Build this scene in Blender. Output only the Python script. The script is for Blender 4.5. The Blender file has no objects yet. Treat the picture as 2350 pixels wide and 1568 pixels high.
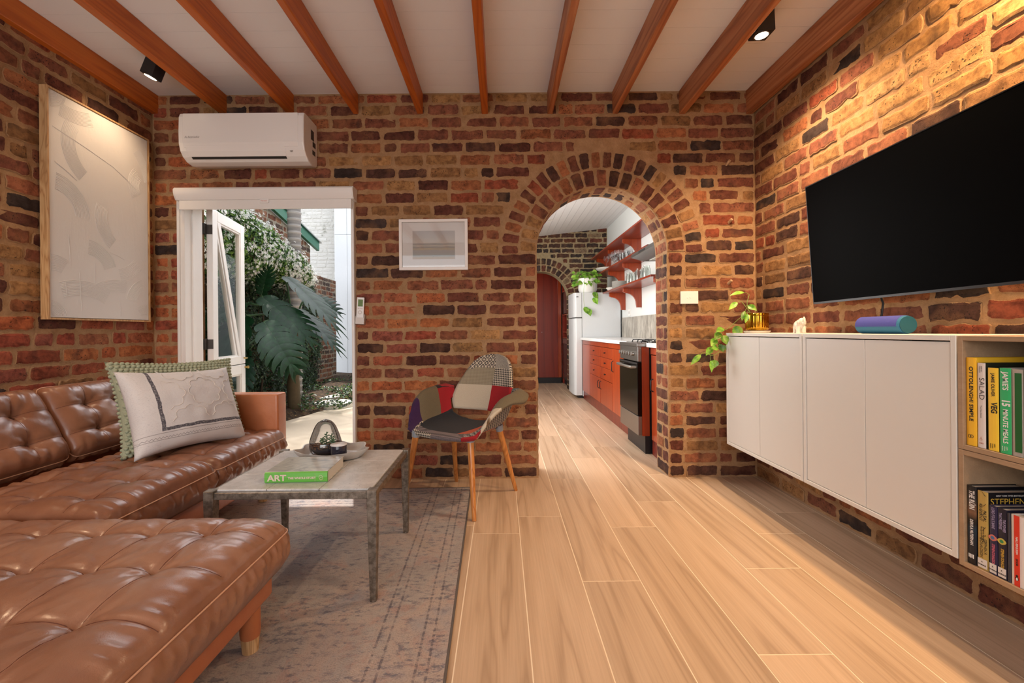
import bpy, bmesh, math, random
import numpy as np
from mathutils import Vector, Matrix, noise as mnoise
random.seed(7)
rng = np.random.default_rng(7)
SC = bpy.context.scene
COL = SC.collection
PI = math.pi

def lin(c):
    if isinstance(c, str):
        c = [int(c[i:i+2], 16)/255 for i in (0, 2, 4)]
    return tuple((x/12.92 if x <= .04045 else ((x+.055)/1.055)**2.4) for x in c[:3]) + (1.0,)

# ------------------------------------------------ camera, world, sun, lights
H = 1.01
cd = bpy.data.cameras.new('camera')
cam = bpy.data.objects.new('camera', cd); COL.objects.link(cam)
cd.sensor_width = 36; cd.lens = 36*1000/2350
cd.shift_x = 25/2350; cd.shift_y = -24/2350
cd.clip_start = .05
cam.matrix_world = Matrix.Translation((0, 0, H)) @ Matrix.Rotation(PI/2, 4, 'X') @ Matrix.Rotation(math.radians(-0.5), 4, 'Z')
SC.camera = cam
SC.view_settings.view_transform = 'Standard'
SC.view_settings.look = 'None'
SC.view_settings.gamma = 1
SC.view_settings.use_curve_mapping = False
SC.view_settings.exposure = 0.06
SC.cycles.max_bounces = 7
SC.cycles.diffuse_bounces = 3
SC.cycles.glossy_bounces = 3
SC.cycles.transmission_bounces = 6
SC.cycles.transparent_max_bounces = 8
SC.cycles.caustics_reflective = False
SC.cycles.caustics_refractive = False
SC.cycles.sample_clamp_indirect = 4
SC.cycles.use_adaptive_sampling = True
SC.cycles.adaptive_threshold = 0.05
SC.cycles.use_denoising = True

w = bpy.data.worlds.new('sky'); SC.world = w; w.use_nodes = True
nt = w.node_tree; bg = nt.nodes['Background']
sky = nt.nodes.new('ShaderNodeTexSky'); sky.sky_type = 'NISHITA'
sky.sun_disc = False; sky.sun_elevation = math.radians(66); sky.sun_rotation = math.radians(0)
hs = nt.nodes.new('ShaderNodeHueSaturation'); hs.inputs['Saturation'].default_value = .25
nt.links.new(sky.outputs[0], hs.inputs['Color']); nt.links.new(hs.outputs[0], bg.inputs[0])
bg.inputs[1].default_value = 0.62

def light(name, kind, loc, direction, energy, color, **kw):
    d = bpy.data.lights.new(name, kind); d.energy = energy; d.color = color
    for k, v in kw.items(): setattr(d, k, v)
    o = bpy.data.objects.new(name, d); COL.objects.link(o); o.location = loc
    o.rotation_euler = Vector(direction).to_track_quat('-Z', 'Y').to_euler()
    return o
light('sun', 'SUN', (0, 8, 8), (.34, -1, -2.75), 5.2, (1, .95, .88), angle=math.radians(.7))
# rear and kitchen lamps: daylight through the windows of the rooms (the openings stand in the walls behind the camera and left in the kitchen)
light('rear_window_daylight', 'AREA', (-.9, -1.95, 1.4), (0, 1, .45), 56, (1, .97, .95), shape='RECTANGLE', size=2.2, size_y=1.9)
light('kitchen_window_daylight', 'AREA', (-.70, 4.5, 1.6), (1, -.15, -.12), 95, (1, .96, .91), shape='RECTANGLE', size=2.6, size_y=1.4)
light('added_fill_over_door', 'AREA', (-1.65, 4.0, 2.68), (.1, -1, -.9), 20, (.97, .98, 1), shape='RECTANGLE', size=1.5, size_y=.9)  # added fill lamp above the door, out of view, for highlights on the leather
light('back_room_area_lamp', 'AREA', (-.3, 8.1, 2.1), (.9, .2, -.4), 9, (1, .95, .9), shape='RECTANGLE', size=.8, size_y=.8)  # area lamp inside the back room, whose walls have no window opening
WARM = (1, .70, .43)

# ------------------------------------------------ helpers
OFF = {}
def setp(o, label=None, cat=None, group=None, kind=None):
    if label: o['label'] = label
    if cat: o['category'] = cat
    if group: o['group'] = group
    if kind: o['kind'] = kind
    return o
def thing(name, label, cat, loc=(0, 0, 0), rotz=0, group=None, kind=None):
    o = bpy.data.objects.new(name, None); COL.objects.link(o)
    o.empty_display_size = .05
    o.location = loc; o.rotation_euler = (0, 0, rotz)
    setp(o, label, cat, group, kind)
    return o
def world(name, label, cat, loc, group=None, kind=None):
    """a thing whose parts are written in room coordinates"""
    o = thing(name, label, cat, loc, 0, group, kind); OFF[o] = Vector(loc); return o
def dup(root, loc=None, rotz=None, label=None, group=None):
    r = root.copy(); COL.objects.link(r)
    if loc is not None: r.location = loc
    if rotz is not None: r.rotation_euler = (0, 0, rotz)
    if label: r['label'] = label
    if group: r['group'] = group
    for ch in list(root.children):
        c = ch.copy(); COL.objects.link(c); c.parent = r
        for g in list(ch.children):
            d = g.copy(); COL.objects.link(d); d.parent = c
    return r
def from_arrays(name, V, F, mat, parent=None, smooth=False, mats=None, mi=None, colors=None, attrs=None, off=True):
    me = bpy.data.meshes.new(name)
    if parent is not None and off:
        o_ = OFF.get(parent)
        if o_ is not None: V = [(a[0]-o_[0], a[1]-o_[1], a[2]-o_[2]) for a in V]
    me.from_pydata([tuple(v) for v in V], [], [tuple(f) for f in F])
    for m in (mats or [mat]): me.materials.append(m)
    if mi is not None: me.polygons.foreach_set('material_index', mi)
    if smooth: me.polygons.foreach_set('use_smooth', [True]*len(me.polygons))
    for k, (typ, data) in (attrs or {}).items():
        a = me.attributes.new(k, typ, 'POINT')
        a.data.foreach_set('color' if typ == 'FLOAT_COLOR' else 'value', np.asarray(data, dtype=np.float32).ravel())
    me.update()
    o = bpy.data.objects.new(name, me); COL.objects.link(o)
    if parent is not None:
        o.parent = parent
        if parent in OFF: OFF[o] = OFF[parent]
    return o
class MB:
    def __init__(s): s.v = []; s.f = []; s.m = []; s.mi = 0
    def add(s, V, F, M=None):
        b = len(s.v)
        if M is not None: V = [M @ Vector(v) for v in V]
        s.v += [tuple(v) for v in V]; s.f += [tuple(i+b for i in f) for f in F]; s.m += [s.mi]*len(F)
        return s
    def box(s, x0, x1, y0, y1, z0, z1, M=None):
        return s.add([(x0,y0,z0),(x1,y0,z0),(x1,y1,z0),(x0,y1,z0),(x0,y0,z1),(x1,y0,z1),(x1,y1,z1),(x0,y1,z1)],
                     [(0,3,2,1),(4,5,6,7),(0,1,5,4),(1,2,6,5),(2,3,7,6),(3,0,4,7)], M)
    def cyl(s, p0, p1, r0, r1=None, n=16, cap=True):
        r1 = r0 if r1 is None else r1
        return s.tube([p0, p1], [r0, r1], n, cap)
    def tube(s, pts, rad, n=8, cap=True, closed=False):
        pts = [Vector(p) for p in pts]; m = len(pts)
        if not hasattr(rad, '__len__'): rad = [rad]*m
        t0 = (pts[1]-pts[0]).normalized()
        up = Vector((0, 0, 1)) if abs(t0.z) < .9 else Vector((1, 0, 0))
        nrm = t0.cross(up).normalized(); V = []; F = []
        for i, p in enumerate(pts):
            t = (pts[(i+1) % m if closed else min(i+1, m-1)] - pts[(i-1) % m if closed else max(i-1, 0)]).normalized()
            nrm = (nrm - t*nrm.dot(t)).normalized(); b = t.cross(nrm)
            for k in range(n):
                a = 2*PI*k/n; V.append(p + (nrm*math.cos(a)+b*math.sin(a))*rad[i])
        for i in range(m if closed else m-1):
            j = (i+1) % m
            for k in range(n): F.append((i*n+k, i*n+(k+1) % n, j*n+(k+1) % n, j*n+k))
        if cap and not closed: F += [tuple(range(n-1, -1, -1)), tuple((m-1)*n+k for k in range(n))]
        return s.add(V, F)
    def lathe(s, prof, c=(0, 0, 0), n=24, M=None, cap=True):
        V = []; F = []; m = len(prof)
        for r, z in prof:
            for k in range(n):
                a = 2*PI*k/n; V.append((c[0]+r*math.cos(a), c[1]+r*math.sin(a), c[2]+z))
        for i in range(m-1):
            for k in range(n): F.append((i*n+k, i*n+(k+1) % n, (i+1)*n+(k+1) % n, (i+1)*n+k))
        if cap and prof[0][0] > 1e-5: F.append(tuple(range(n-1, -1, -1)))
        if cap and prof[-1][0] > 1e-5: F.append(tuple((m-1)*n+k for k in range(n)))
        return s.add(V, F, M)
    def prism(s, poly, axis, a0, a1):
        """poly of 2D points extruded along axis from a0 to a1"""
        def P(p, a): return {'x': (a, p[0], p[1]), 'y': (p[0], a, p[1]), 'z': (p[0], p[1], a)}[axis]
        n = len(poly); V = [P(p, a0) for p in poly]+[P(p, a1) for p in poly]
        return s.add(V, [tuple(range(n-1, -1, -1)), tuple(range(n, 2*n))]+[(i, (i+1) % n, n+(i+1) % n, n+i) for i in range(n)])
    def sphere(s, c, r, n=12, sx=1, sy=1, sz=1):
        prof = [(max(r*math.sin(PI*i/n), 0), -r*math.cos(PI*i/n)) for i in range(n+1)]
        prof[0] = (0, -r); prof[-1] = (0, r)
        return s.lathe(prof, (0, 0, 0), max(8, int(n*1.5)), Matrix.Translation(c) @ Matrix.Diagonal((sx, sy, sz, 1)))
    def grid(s, P, closed_u=False):
        """P[i][j] points"""
        a = len(P); b = len(P[0]); V = [p for r in P for p in r]
        F = [(i*b+j, i*b+j+1, (i+1)*b+j+1, (i+1)*b+j) for i in range(a-1) for j in range(b-1)]
        return s.add(V, F)
    def build(s, name, mat, parent=None, smooth=False, bevel=0, seg=2, auto=True, solid=0, subs=0, fix=True):
        mats = mat if isinstance(mat, list) else [mat]
        o = from_arrays(name, s.v, s.f, None, parent, smooth, mats=mats, mi=s.m)
        if fix:
            bm = bmesh.new(); bm.from_mesh(o.data); bmesh.ops.recalc_face_normals(bm, faces=bm.faces)
            if smooth: bmesh.ops.remove_doubles(bm, verts=bm.verts, dist=1e-6)
            bm.to_mesh(o.data); bm.free()
        if smooth and auto:
            try: o.data.set_sharp_from_angle(angle=math.radians(40))
            except Exception: pass
        if solid:
            md = o.modifiers.new('solid', 'SOLIDIFY'); md.thickness = solid; md.offset = 0
        if subs:
            md = o.modifiers.new('subs', 'SUBSURF'); md.levels = md.render_levels = subs
        if bevel:
            md = o.modifiers.new('bevel', 'BEVEL'); md.width = bevel; md.segments = seg; md.limit_method = 'ANGLE'; md.angle_limit = math.radians(40)
        return o
def box(name, mat, parent, x0, x1, y0, y1, z0, z1, bevel=0, seg=2):
    return MB().box(x0, x1, y0, y1, z0, z1).build(name, mat, parent, bevel=bevel, seg=seg)

# ------------------------------------------------ materials
MATS = {}
class NT:
    def __init__(s, name):
        s.m = bpy.data.materials.new(name); s.m.use_nodes = True; s.t = s.m.node_tree
        s.b = s.t.nodes['Principled BSDF']; s.out = s.t.nodes['Material Output']
    def n(s, typ, **kw):
        o = s.t.nodes.new(typ)
        for k, v in kw.items():
            if k.startswith('i_'): o.inputs[k[2:].replace('_', ' ')].default_value = v
            elif k.startswith('n_'): o.inputs[int(k[2:])].default_value = v
            else: setattr(o, k, v)
        return o
    def l(s, a, b): s.t.links.new(a, b)
    def coord(s, kind='Object', scale=(1, 1, 1), rot=(0, 0, 0), src=None):
        mp = s.n('ShaderNodeMapping'); mp.inputs['Scale'].default_value = scale; mp.inputs['Rotation'].default_value = rot
        if src is None: src = s.n('ShaderNodeTexCoord').outputs[kind]
        s.l(src, mp.inputs[0]); return mp.outputs[0]
    def noise(s, vec, scale, detail=4, rough=.5, dist=0):
        o = s.n('ShaderNodeTexNoise'); o.inputs['Scale'].default_value = scale; o.inputs['Detail'].default_value = detail
        o.inputs['Roughness'].default_value = rough; o.inputs['Distortion'].default_value = dist
        if vec is not None: s.l(vec, o.inputs['Vector'])
        return o.outputs['Fac']
    def voro(s, vec, scale, feature='F1', out='Distance', rand=1):
        o = s.n('ShaderNodeTexVoronoi', feature=feature); o.inputs['Scale'].default_value = scale
        o.inputs['Randomness'].default_value = rand
        if vec is not None: s.l(vec, o.inputs['Vector'])
        return o.outputs[out]
    def ramp(s, fac, stops, interp='LINEAR'):
        o = s.n('ShaderNodeValToRGB'); cr = o.color_ramp; cr.interpolation = interp
        while len(cr.elements) > 1: cr.elements.remove(cr.elements[-1])
        for i, (p, c) in enumerate(stops):
            e = cr.elements[0] if i == 0 else cr.elements.new(p)
            e.position = p; e.color = lin(c) if not isinstance(c, (int, float)) else (c, c, c, 1)
        s.l(fac, o.inputs[0]); return o.outputs[0]
    def mix(s, fac, a, b, blend='MIX'):
        o = s.n('ShaderNodeMix', data_type='RGBA', blend_type=blend)
        for sock, v in ((o.inputs[0], fac), (o.inputs[6], a), (o.inputs[7], b)):
            if hasattr(v, 'links'): s.l(v, sock)
            elif isinstance(v, (int, float)): sock.default_value = v
            else: sock.default_value = lin(v)
        return o.outputs[2]
    def math(s, op, a, b=0.0, c=None):
        o = s.n('ShaderNodeMath', operation=op)
        for i, v in enumerate((a, b, c)):
            if v is None: continue
            if hasattr(v, 'links'): s.l(v, o.inputs[i])
            else: o.inputs[i].default_value = v
        return o.outputs[0]
    def bump(s, h, strength=.3, dist=.01, prev=None):
        o = s.n('ShaderNodeBump'); o.inputs['Strength'].default_value = strength; o.inputs['Distance'].default_value = dist
        s.l(h, o.inputs['Height'])
        if prev is not None: s.l(prev, o.inputs['Normal'])
        s.l(o.outputs[0], s.b.inputs['Normal']); return o.outputs[0]
    def base(s, c):
        if hasattr(c, 'links'): s.l(c, s.b.inputs['Base Color'])
        else: s.b.inputs['Base Color'].default_value = lin(c)
    def set(s, **kw):
        for k, v in kw.items():
            k = k.replace('_', ' ')
            sock = s.b.inputs[k]
            if hasattr(v, 'links'): s.l(v, sock)
            else: sock.default_value = v
        return s.m
def flat(name, color, rough=.5, metal=0, var=.0, scale=20, bump=0, bscale=60, **kw):
    """plain procedural material with slight noise in colour"""
    t = NT(name); v = t.coord('Object')
    if var:
        c0 = lin(color)
        f = t.noise(v, scale, 5, .6)
        a = tuple(max(0, x*(1-var)) for x in c0[:3]); b = tuple(min(1, x*(1+var)) for x in c0[:3])
        o = t.n('ShaderNodeMix', data_type='RGBA'); t.l(f, o.inputs[0])
        o.inputs[6].default_value = a+(1,); o.inputs[7].default_value = b+(1,); t.base(o.outputs[2])
    else: t.base(color)
    if bump: t.bump(t.noise(v, bscale, 6, .6), bump, .004)
    t.set(Roughness=rough, Metallic=metal, **kw)
    return t.m
def wood(name, c1, c2, c3, axis='y', scale=1.0, rough=.45, grain=1.0, coat=0, ringsc=(9, 11), stretch=.12, contrast=1.0):
    t = NT(name)
    oi = t.n('ShaderNodeObjectInfo')
    tc = t.n('ShaderNodeTexCoord')
    add = t.n('ShaderNodeVectorMath', operation='ADD'); t.l(tc.outputs['Object'], add.inputs[0])
    mul = t.n('ShaderNodeVectorMath', operation='SCALE'); t.l(oi.outputs['Random'], mul.inputs['Scale']); mul.inputs[0].default_value = (17, 31, 23)
    t.l(mul.outputs[0], add.inputs[1])
    sc = {'x': (stretch, 1, 1), 'y': (1, stretch, 1), 'z': (1, 1, stretch)}[axis]
    v = t.coord(src=add.outputs[0], scale=tuple(a*scale for a in sc))
    f1 = t.noise(v, ringsc[0], 3, .5, .5)
    rings = t.math('FRACT', t.math('MULTIPLY', f1, ringsc[1]))
    rings = t.math('ABSOLUTE', t.math('SUBTRACT', rings, .5))
    sc2 = {'x': (.02, 1, 1), 'y': (1, .02, 1), 'z': (1, 1, .02)}[axis]
    v2 = t.coord(src=add.outputs[0], scale=tuple(a*scale for a in sc2))
    f2 = t.noise(v2, 160, 3, .6)
    col = t.mix(contrast, c2, t.ramp(rings, [(0, c1), (.18, c2), (.5, c3)]))
    col = t.mix(t.math('MULTIPLY', t.ramp(f2, [(.35, 0.0), (.7, 1.0)]), .45*grain), col, c1)
    big = t.noise(t.coord(src=add.outputs[0], scale=tuple(a*scale for a in sc)), 2.5, 3, .5)
    hsv = t.n('ShaderNodeHueSaturation'); t.l(col, hsv.inputs['Color'])
    t.l(t.math('ADD', t.math('MULTIPLY', big, .35), t.math('ADD', t.math('MULTIPLY', oi.outputs['Random'], .14), .76)), hsv.inputs['Value'])
    t.base(hsv.outputs[0])
    t.bump(f2, .12, .002)
    t.set(Roughness=rough)
    if coat: t.set(Coat_Weight=coat, Coat_Roughness=.15)
    return t.m
def glass_mat(name, tint=(1, 1, 1, 1), rough=0.0, alpha=.12, k=.7):
    """thin glass: mostly see-through with a gloss"""
    t = NT(name)
    tr = t.n('ShaderNodeBsdfTransparent'); tr.inputs[0].default_value = tint
    gl = t.n('ShaderNodeBsdfGlossy'); gl.inputs['Roughness'].default_value = rough+.02
    fr = t.n('ShaderNodeFresnel'); fr.inputs[0].default_value = 1.5
    mx = t.n('ShaderNodeMixShader'); t.l(t.math('ADD', t.math('MULTIPLY', fr.outputs[0], k), alpha), mx.inputs[0])
    t.l(tr.outputs[0], mx.inputs[1]); t.l(gl.outputs[0], mx.inputs[2]); t.l(mx.outputs[0], t.out.inputs[0])
    return t.m

def brick_mat(name, mortar='9a7653', smear=.5, pits=1.0, flat_col=None):
    t = NT(name)
    at = t.n('ShaderNodeAttribute', attribute_name='bc'); ed = t.n('ShaderNodeAttribute', attribute_name='edge')
    v = t.coord('Object')
    n1 = t.noise(v, 26, 5, .65, .3); n2 = t.noise(v, 9, 3, .5); n0 = t.noise(v, 5.5, 3, .6)
    col = t.mix(t.ramp(n1, [(.38, 0.0), (.66, .75)]), at.outputs['Color'], t.mix(1.0, at.outputs['Color'], '8a7a72', 'MULTIPLY'))
    col = t.mix(t.ramp(n0, [(.30, .6), (.43, 0.0)]), col, '3b2d29')
    col = t.mix(t.ramp(n2, [(.5, 0.0), (.75, .5)]), col, t.mix(.5, at.outputs['Color'], 'c08a5c'))
    dv = t.n('ShaderNodeVectorMath', operation='MULTIPLY_ADD'); nzc = t.n('ShaderNodeTexNoise'); nzc.inputs['Scale'].default_value = 60; nzc.inputs['Detail'].default_value = 3; t.l(v, nzc.inputs['Vector']); t.l(nzc.outputs['Color'], dv.inputs[0]); dv.inputs[1].default_value = (.022, .022, .022); t.l(v, dv.inputs[2])
    vd = t.voro(dv.outputs[0], 70); sel = t.noise(v, 5, 2, .5)
    pit = t.math('MULTIPLY', t.ramp(vd, [(.14, .85), (.26, 0.0)]), t.ramp(sel, [(.49, 0.0), (.56, 1.0)]))
    vd2 = t.voro(v, 210); pit2 = t.math('MULTIPLY', t.ramp(vd2, [(.2, 1.0), (.3, 0.0)]), t.ramp(n2, [(.48, 0.0), (.62, .6)]))
    pit = t.math('MULTIPLY', t.math('MAXIMUM', pit, pit2), pits)
    col = t.mix(pit, col, '2b2220')
    sm = t.noise(v, 55, 7, .75); sm2 = t.noise(v, 9, 2, .5)
    e = t.math('ADD', t.math('MULTIPLY', ed.outputs['Fac'], .46), t.math('ADD', t.math('MULTIPLY', sm, .55), t.math('MULTIPLY', sm2, .38)))
    sf = t.ramp(e, [(.83-.12*smear, 0.0), (.87-.12*smear, 1.0)])
    col = t.mix(t.math('MULTIPLY', sf, .9), col, t.mix(n1, mortar, 'b38f6a'))
    t.base(col)
    hgt = t.math('SUBTRACT', t.math('ADD', t.math('MULTIPLY', sm, .8), t.math('MULTIPLY', sf, .25)), t.math('MULTIPLY', pit, .9))
    t.bump(hgt, .7, .006)
    t.set(Roughness=.88); t.b.inputs['Specular IOR Level'].default_value = .25
    return t.m
def mortar_mat(name, c1='977350', c2='af8b67', c3='6f5843'):
    t = NT(name); v = t.coord('Object')
    n1 = t.noise(v, 18, 6, .7); n2 = t.noise(v, 3, 3, .6); n3 = t.noise(v, 120, 4, .7)
    col = t.mix(t.ramp(n1, [(.35, 0.0), (.65, 1.0)]), c1, c2)
    col = t.mix(t.ramp(n2, [(.55, 0.0), (.8, .7)]), col, c3)
    col = t.mix(t.ramp(n3, [(.3, .5), (.42, 0.0)]), col, c3)
    t.base(col); b = t.bump(t.math('ADD', n1, t.math('MULTIPLY', n3, .5)), .8, .008)
    t.set(Roughness=.92); t.b.inputs['Specular IOR Level'].default_value = .2
    return t.m
M_BRICK = brick_mat('living_brick'); M_MORTAR = mortar_mat('living_mortar')
M_BRICK_K = brick_mat('kitchen_brick', '9a8a6c', .35); M_MORTAR_K = mortar_mat('kitchen_mortar', '8f8062', 'a99a7c', '6d6250')
M_BRICK_O = brick_mat('outdoor_brick', 'a58d76', .25)
M_WHITE = flat('white_paint', 'e9e6e2', .45, var=.03, bump=.05)
M_WHITE_GLOSS = flat('white_plastic', 'eeebe8', .3)
M_CEIL = flat('ceiling_white', 'f4f4f6', .75, var=.02, scale=3)
M_BLACK = flat('black_metal', '17161a', .4)
M_STEEL = flat('brushed_steel', 'a9a6a2', .32, 1.0)
M_BRASS = flat('brass', 'b99a58', .3, 1.0)
# ------------------------------------------------ brickwork
PAL = [('8c5540', 5), ('7a4636', 5), ('683c30', 4), ('573a30', 3), ('443632', 3), ('9c6044', 5), ('aa6a45', 4), ('9a7048', 3), ('b08354', 3), ('9c5138', 2)]
PAL_K = [('4a3c38', 4), ('5c4238', 3), ('6e4236', 2), ('3c3432', 3), ('8a7660', 2)]
PAL_O = [('7a4a38', 4), ('8d5a44', 4), ('5a4a42', 3), ('9b6d54', 3), ('6c5a50', 3)]
PAL_W = [('dcd9d2', 5), ('cfcbc2', 3), ('e6e4df', 3), ('b9b3a6', 1)]
def pick(pal):
    r = random.random()*sum(p[1] for p in pal)
    for c, wgt in pal:
        r -= wgt
        if r <= 0: break
    c = lin(c); k = random.uniform(.74, 1.12)
    return tuple(min(1, x*k) for x in c[:3])+(1,)
def brick_geo(quad, O, U, W, N, pal, ragged=.0028, proud=(.001, .007), depth=.014):
    """one worn brick: quad of (u, v) corners, counter-clockwise; returns V, F, colours, edge"""
    pts = []
    q = [Vector(p) for p in quad]; c = sum(q, Vector((0, 0)))/4
    for k in range(4):
        a, b = q[k], q[(k+1) % 4]; L = (b-a).length
        if L < 1e-4: return None
        t = (b-a)/L; nn = Vector((t.y, -t.x))
        ns = 8 if L > .15 else (5 if L > .085 else 3)
        rc = min(.009, L*.2)*random.uniform(.4, 1.5)
        for i in range(ns):
            s = rc+(L-2*rc)*i/(ns-1)
            j = random.gauss(0, ragged)
            if 1 < i < ns-2 and random.random() < .08: j -= random.uniform(.003, .010)
            pts.append(a+t*s+nn*j)
    pr = random.uniform(*proud); tu, tv = random.gauss(0, .012), random.gauss(0, .02)
    def P(p, n): return O+U*p.x+W*p.y+N*n
    m = len(pts); V = []; E = []
    for p in pts: V.append(P(p, -depth)); E.append(1)
    for p in pts:
        d = p-c; V.append(P(p, pr-.003+d.x*tu+d.y*tv)); E.append(1)
    hw = max(abs(p.x-c.x) for p in pts); hh = max(abs(p.y-c.y) for p in pts)
    for p in pts:
        d = p-c; ln = max(d.length, 1e-5); ins = min(.013, .45*min(hw, hh))
        e = Vector((d.x*(1-ins/max(hw, .02)), d.y*(1-ins/max(hh, .02))))
        V.append(P(c+e, pr+random.uniform(-.0008, .0008)+e.x*tu+e.y*tv)); E.append(0)
    F = []
    for i in range(m):
        j = (i+1) % m
        F.append((i, j, m+j, m+i)); F.append((m+i, m+j, 2*m+j, 2*m+i))
    F.append(tuple(2*m+i for i in range(m)))
    col = pick(pal)
    return V, F, [col]*len(V), E, P(c, 0)
def make_bricks(parent, bricks, mat, vis=None, limit=298, name='brick', cname='brick_filling'):
    """vis(center) -> share of the picture; the largest become parts, the others are joined"""
    vis = vis or (lambda c: 1)
    bricks = [b for b in bricks if b]
    sc = sorted(range(len(bricks)), key=lambda i: -vis(bricks[i][4]))
    single = [i for i in sc[:limit] if vis(bricks[i][4]) > 0]
    rest = [i for i in range(len(bricks)) if i not in set(single)]
    for i in single:
        V, F, C, E, _ = bricks[i]
        from_arrays(name, V, F, mat, parent, attrs={'bc': ('FLOAT_COLOR', C), 'edge': ('FLOAT', E)})
    if rest:
        V = []; F = []; C = []; E = []
        for i in rest:
            b = len(V); v, f, c, e, _ = bricks[i]
            V += v; C += c; E += e; F += [tuple(k+b for k in q) for q in f]
        o = from_arrays(cname, V, F, mat, parent, attrs={'bc': ('FLOAT_COLOR', C), 'edge': ('FLOAT', E)})
        o['kind'] = 'stuff'
def courses(O, U, W, N, width, height, pal, spans, course=.0856, z0=0.0, joint=.0155, blen=.226, **kw):
    """running bricks in courses; spans(z0, z1) -> list of (u0, u1) free of openings"""
    out = []; k = 0; z = z0
    while z < height-.02:
        z1 = min(z+course, height)
        for (a, b) in spans(z, z1):
            u = a
            first = True
            while u < b-.02:
                L = blen*random.uniform(.94, 1.05)
                if random.random() < .13: L = .108*random.uniform(.9, 1.1)
                if first: L = (blen*.5 if k % 2 else blen*.98)*random.uniform(.85, 1.1) if random.random() < .7 else .11; first = False
                e = u+L
                if b-e < .07: e = b
                dz = random.uniform(-.0025, .0025); j = joint*random.uniform(.7, 1.4)
                out.append(brick_geo([(u+j/2, z+joint*.55+dz), (e-j/2, z+joint*.55+dz), (e-j/2, z1-joint*.45+dz), (u+j/2, z1-joint*.45+dz)], O, U, W, N, pal, **kw))
                u = e
        k += 1; z = z1
    return out
def cam_share(n):
    """how large a brick of a wall with normal n shows from the camera, 0 outside the picture"""
    def f(c):
        if c.y < .15: return 0
        u = 1150+1000*c.x/c.y; v = 760-1000*(c.z-H)/c.y
        if u < -40 or u > 2390 or v < -40 or v > 1610: return 0
        d = c-Vector((0, 0, H)); return abs(d.dot(n))/d.length**3
    return f
XL, XR, YB, ZC = -2.375, 1.746, 2.985, 2.643      # left wall, right wall, back wall, ceiling boards
WT = .225                                         # thickness of the brick wall
YN = -2.1                                         # wall behind the camera
DX0, DX1, DZ = -2.18, -1.0, 1.93                  # door opening
AX, AZ, AR = .695, 1.545, .447                    # arch centre and radius
RING = .244                                       # two rings of headers

def arch_poly(n=24, x0=AX-AR, x1=AX+AR, cz=AZ):
    return [(x1, 0)]+[(AX+AR*math.cos(PI*i/n), cz+AR*math.sin(PI*i/n)) for i in range(n+1)]+[(x0, 0)]
# --- back wall: a mortar body with the two openings, and its bricks
wb = thing('wall_back', None, None, kind='structure')
wb['label'] = 'back brick wall with door opening and brick arch'
def wall_body_back(mat):
    mb = MB()
    y0, y1 = YB, YB+WT
    zt = ZC+.2
    mb.box(XL-.3, DX0, y0, y1, 0, zt); mb.box(DX0, DX1, y0, y1, DZ, zt)
    mb.box(DX1, AX-AR, y0, y1, 0, zt); mb.box(AX+AR, XR+.3, y0, y1, 0, zt)
    n = 28
    pts = [(AX+AR*math.cos(PI*i/n), AZ+AR*math.sin(PI*i/n)) for i in range(n+1)]
    V = []; F = []
    for y in (y0, y1):
        for (x, z) in pts: V.append((x, y, z)); V.append((x, y, zt))
    m = 2*(n+1)
    for i in range(n):
        a = 2*i
        F += [(a, a+1, a+3, a+2), (m+a, m+a+2, m+a+3, m+a+1), (a, a+2, m+a+2, m+a)]
    mb.add(V, F)
    return mb.build('mortar', mat, wb, fix=False)
wall_body_back(M_MORTAR)
RO = AR+RING+.012
def spans_back(z0, z1):
    zm = (z0+z1)/2; res = [(XL, XR)]
    def cut(a, b):
        out = []
        for (p, q) in res:
            if b <= p or a >= q: out.append((p, q)); continue
            if a > p+.03: out.append((p, a))
            if b < q-.03: out.append((b, q))
        return out
    if zm < DZ+.03: res = cut(DX0, DX1)
    if zm < AZ-.02: res = cut(AX-AR, AX+AR)
    else:
        zz = min(abs(z1-AZ), abs(z0-AZ)) if z0 > AZ else 0
        if zz < RO:
            hw = math.sqrt(RO*RO-zz*zz); res = cut(AX-hw, AX+hw)
    return [(a-0, b-0) for a, b in res]
O0 = Vector((0, YB, 0)); UX = Vector((1, 0, 0)); UZ = Vector((0, 0, 1)); UY = Vector((0, 1, 0))
def V3(*a): return Vector(a)
bb = courses(O0, UX, UZ, -UY, 0, ZC, PAL, spans_back)
def recolour(bricks, test, cols, p):
    for i, b in enumerate(bricks):
        if b and test(b[4]) and random.random() < p: bricks[i] = (b[0], b[1], [lin(random.choice(cols))]*len(b[0]), b[3], b[4])
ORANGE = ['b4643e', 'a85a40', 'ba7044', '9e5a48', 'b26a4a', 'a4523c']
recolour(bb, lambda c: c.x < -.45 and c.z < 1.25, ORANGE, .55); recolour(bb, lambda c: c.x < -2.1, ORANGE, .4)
make_bricks(wb, bb, M_BRICK, cam_share(V3(0, 1, 0)))
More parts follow.
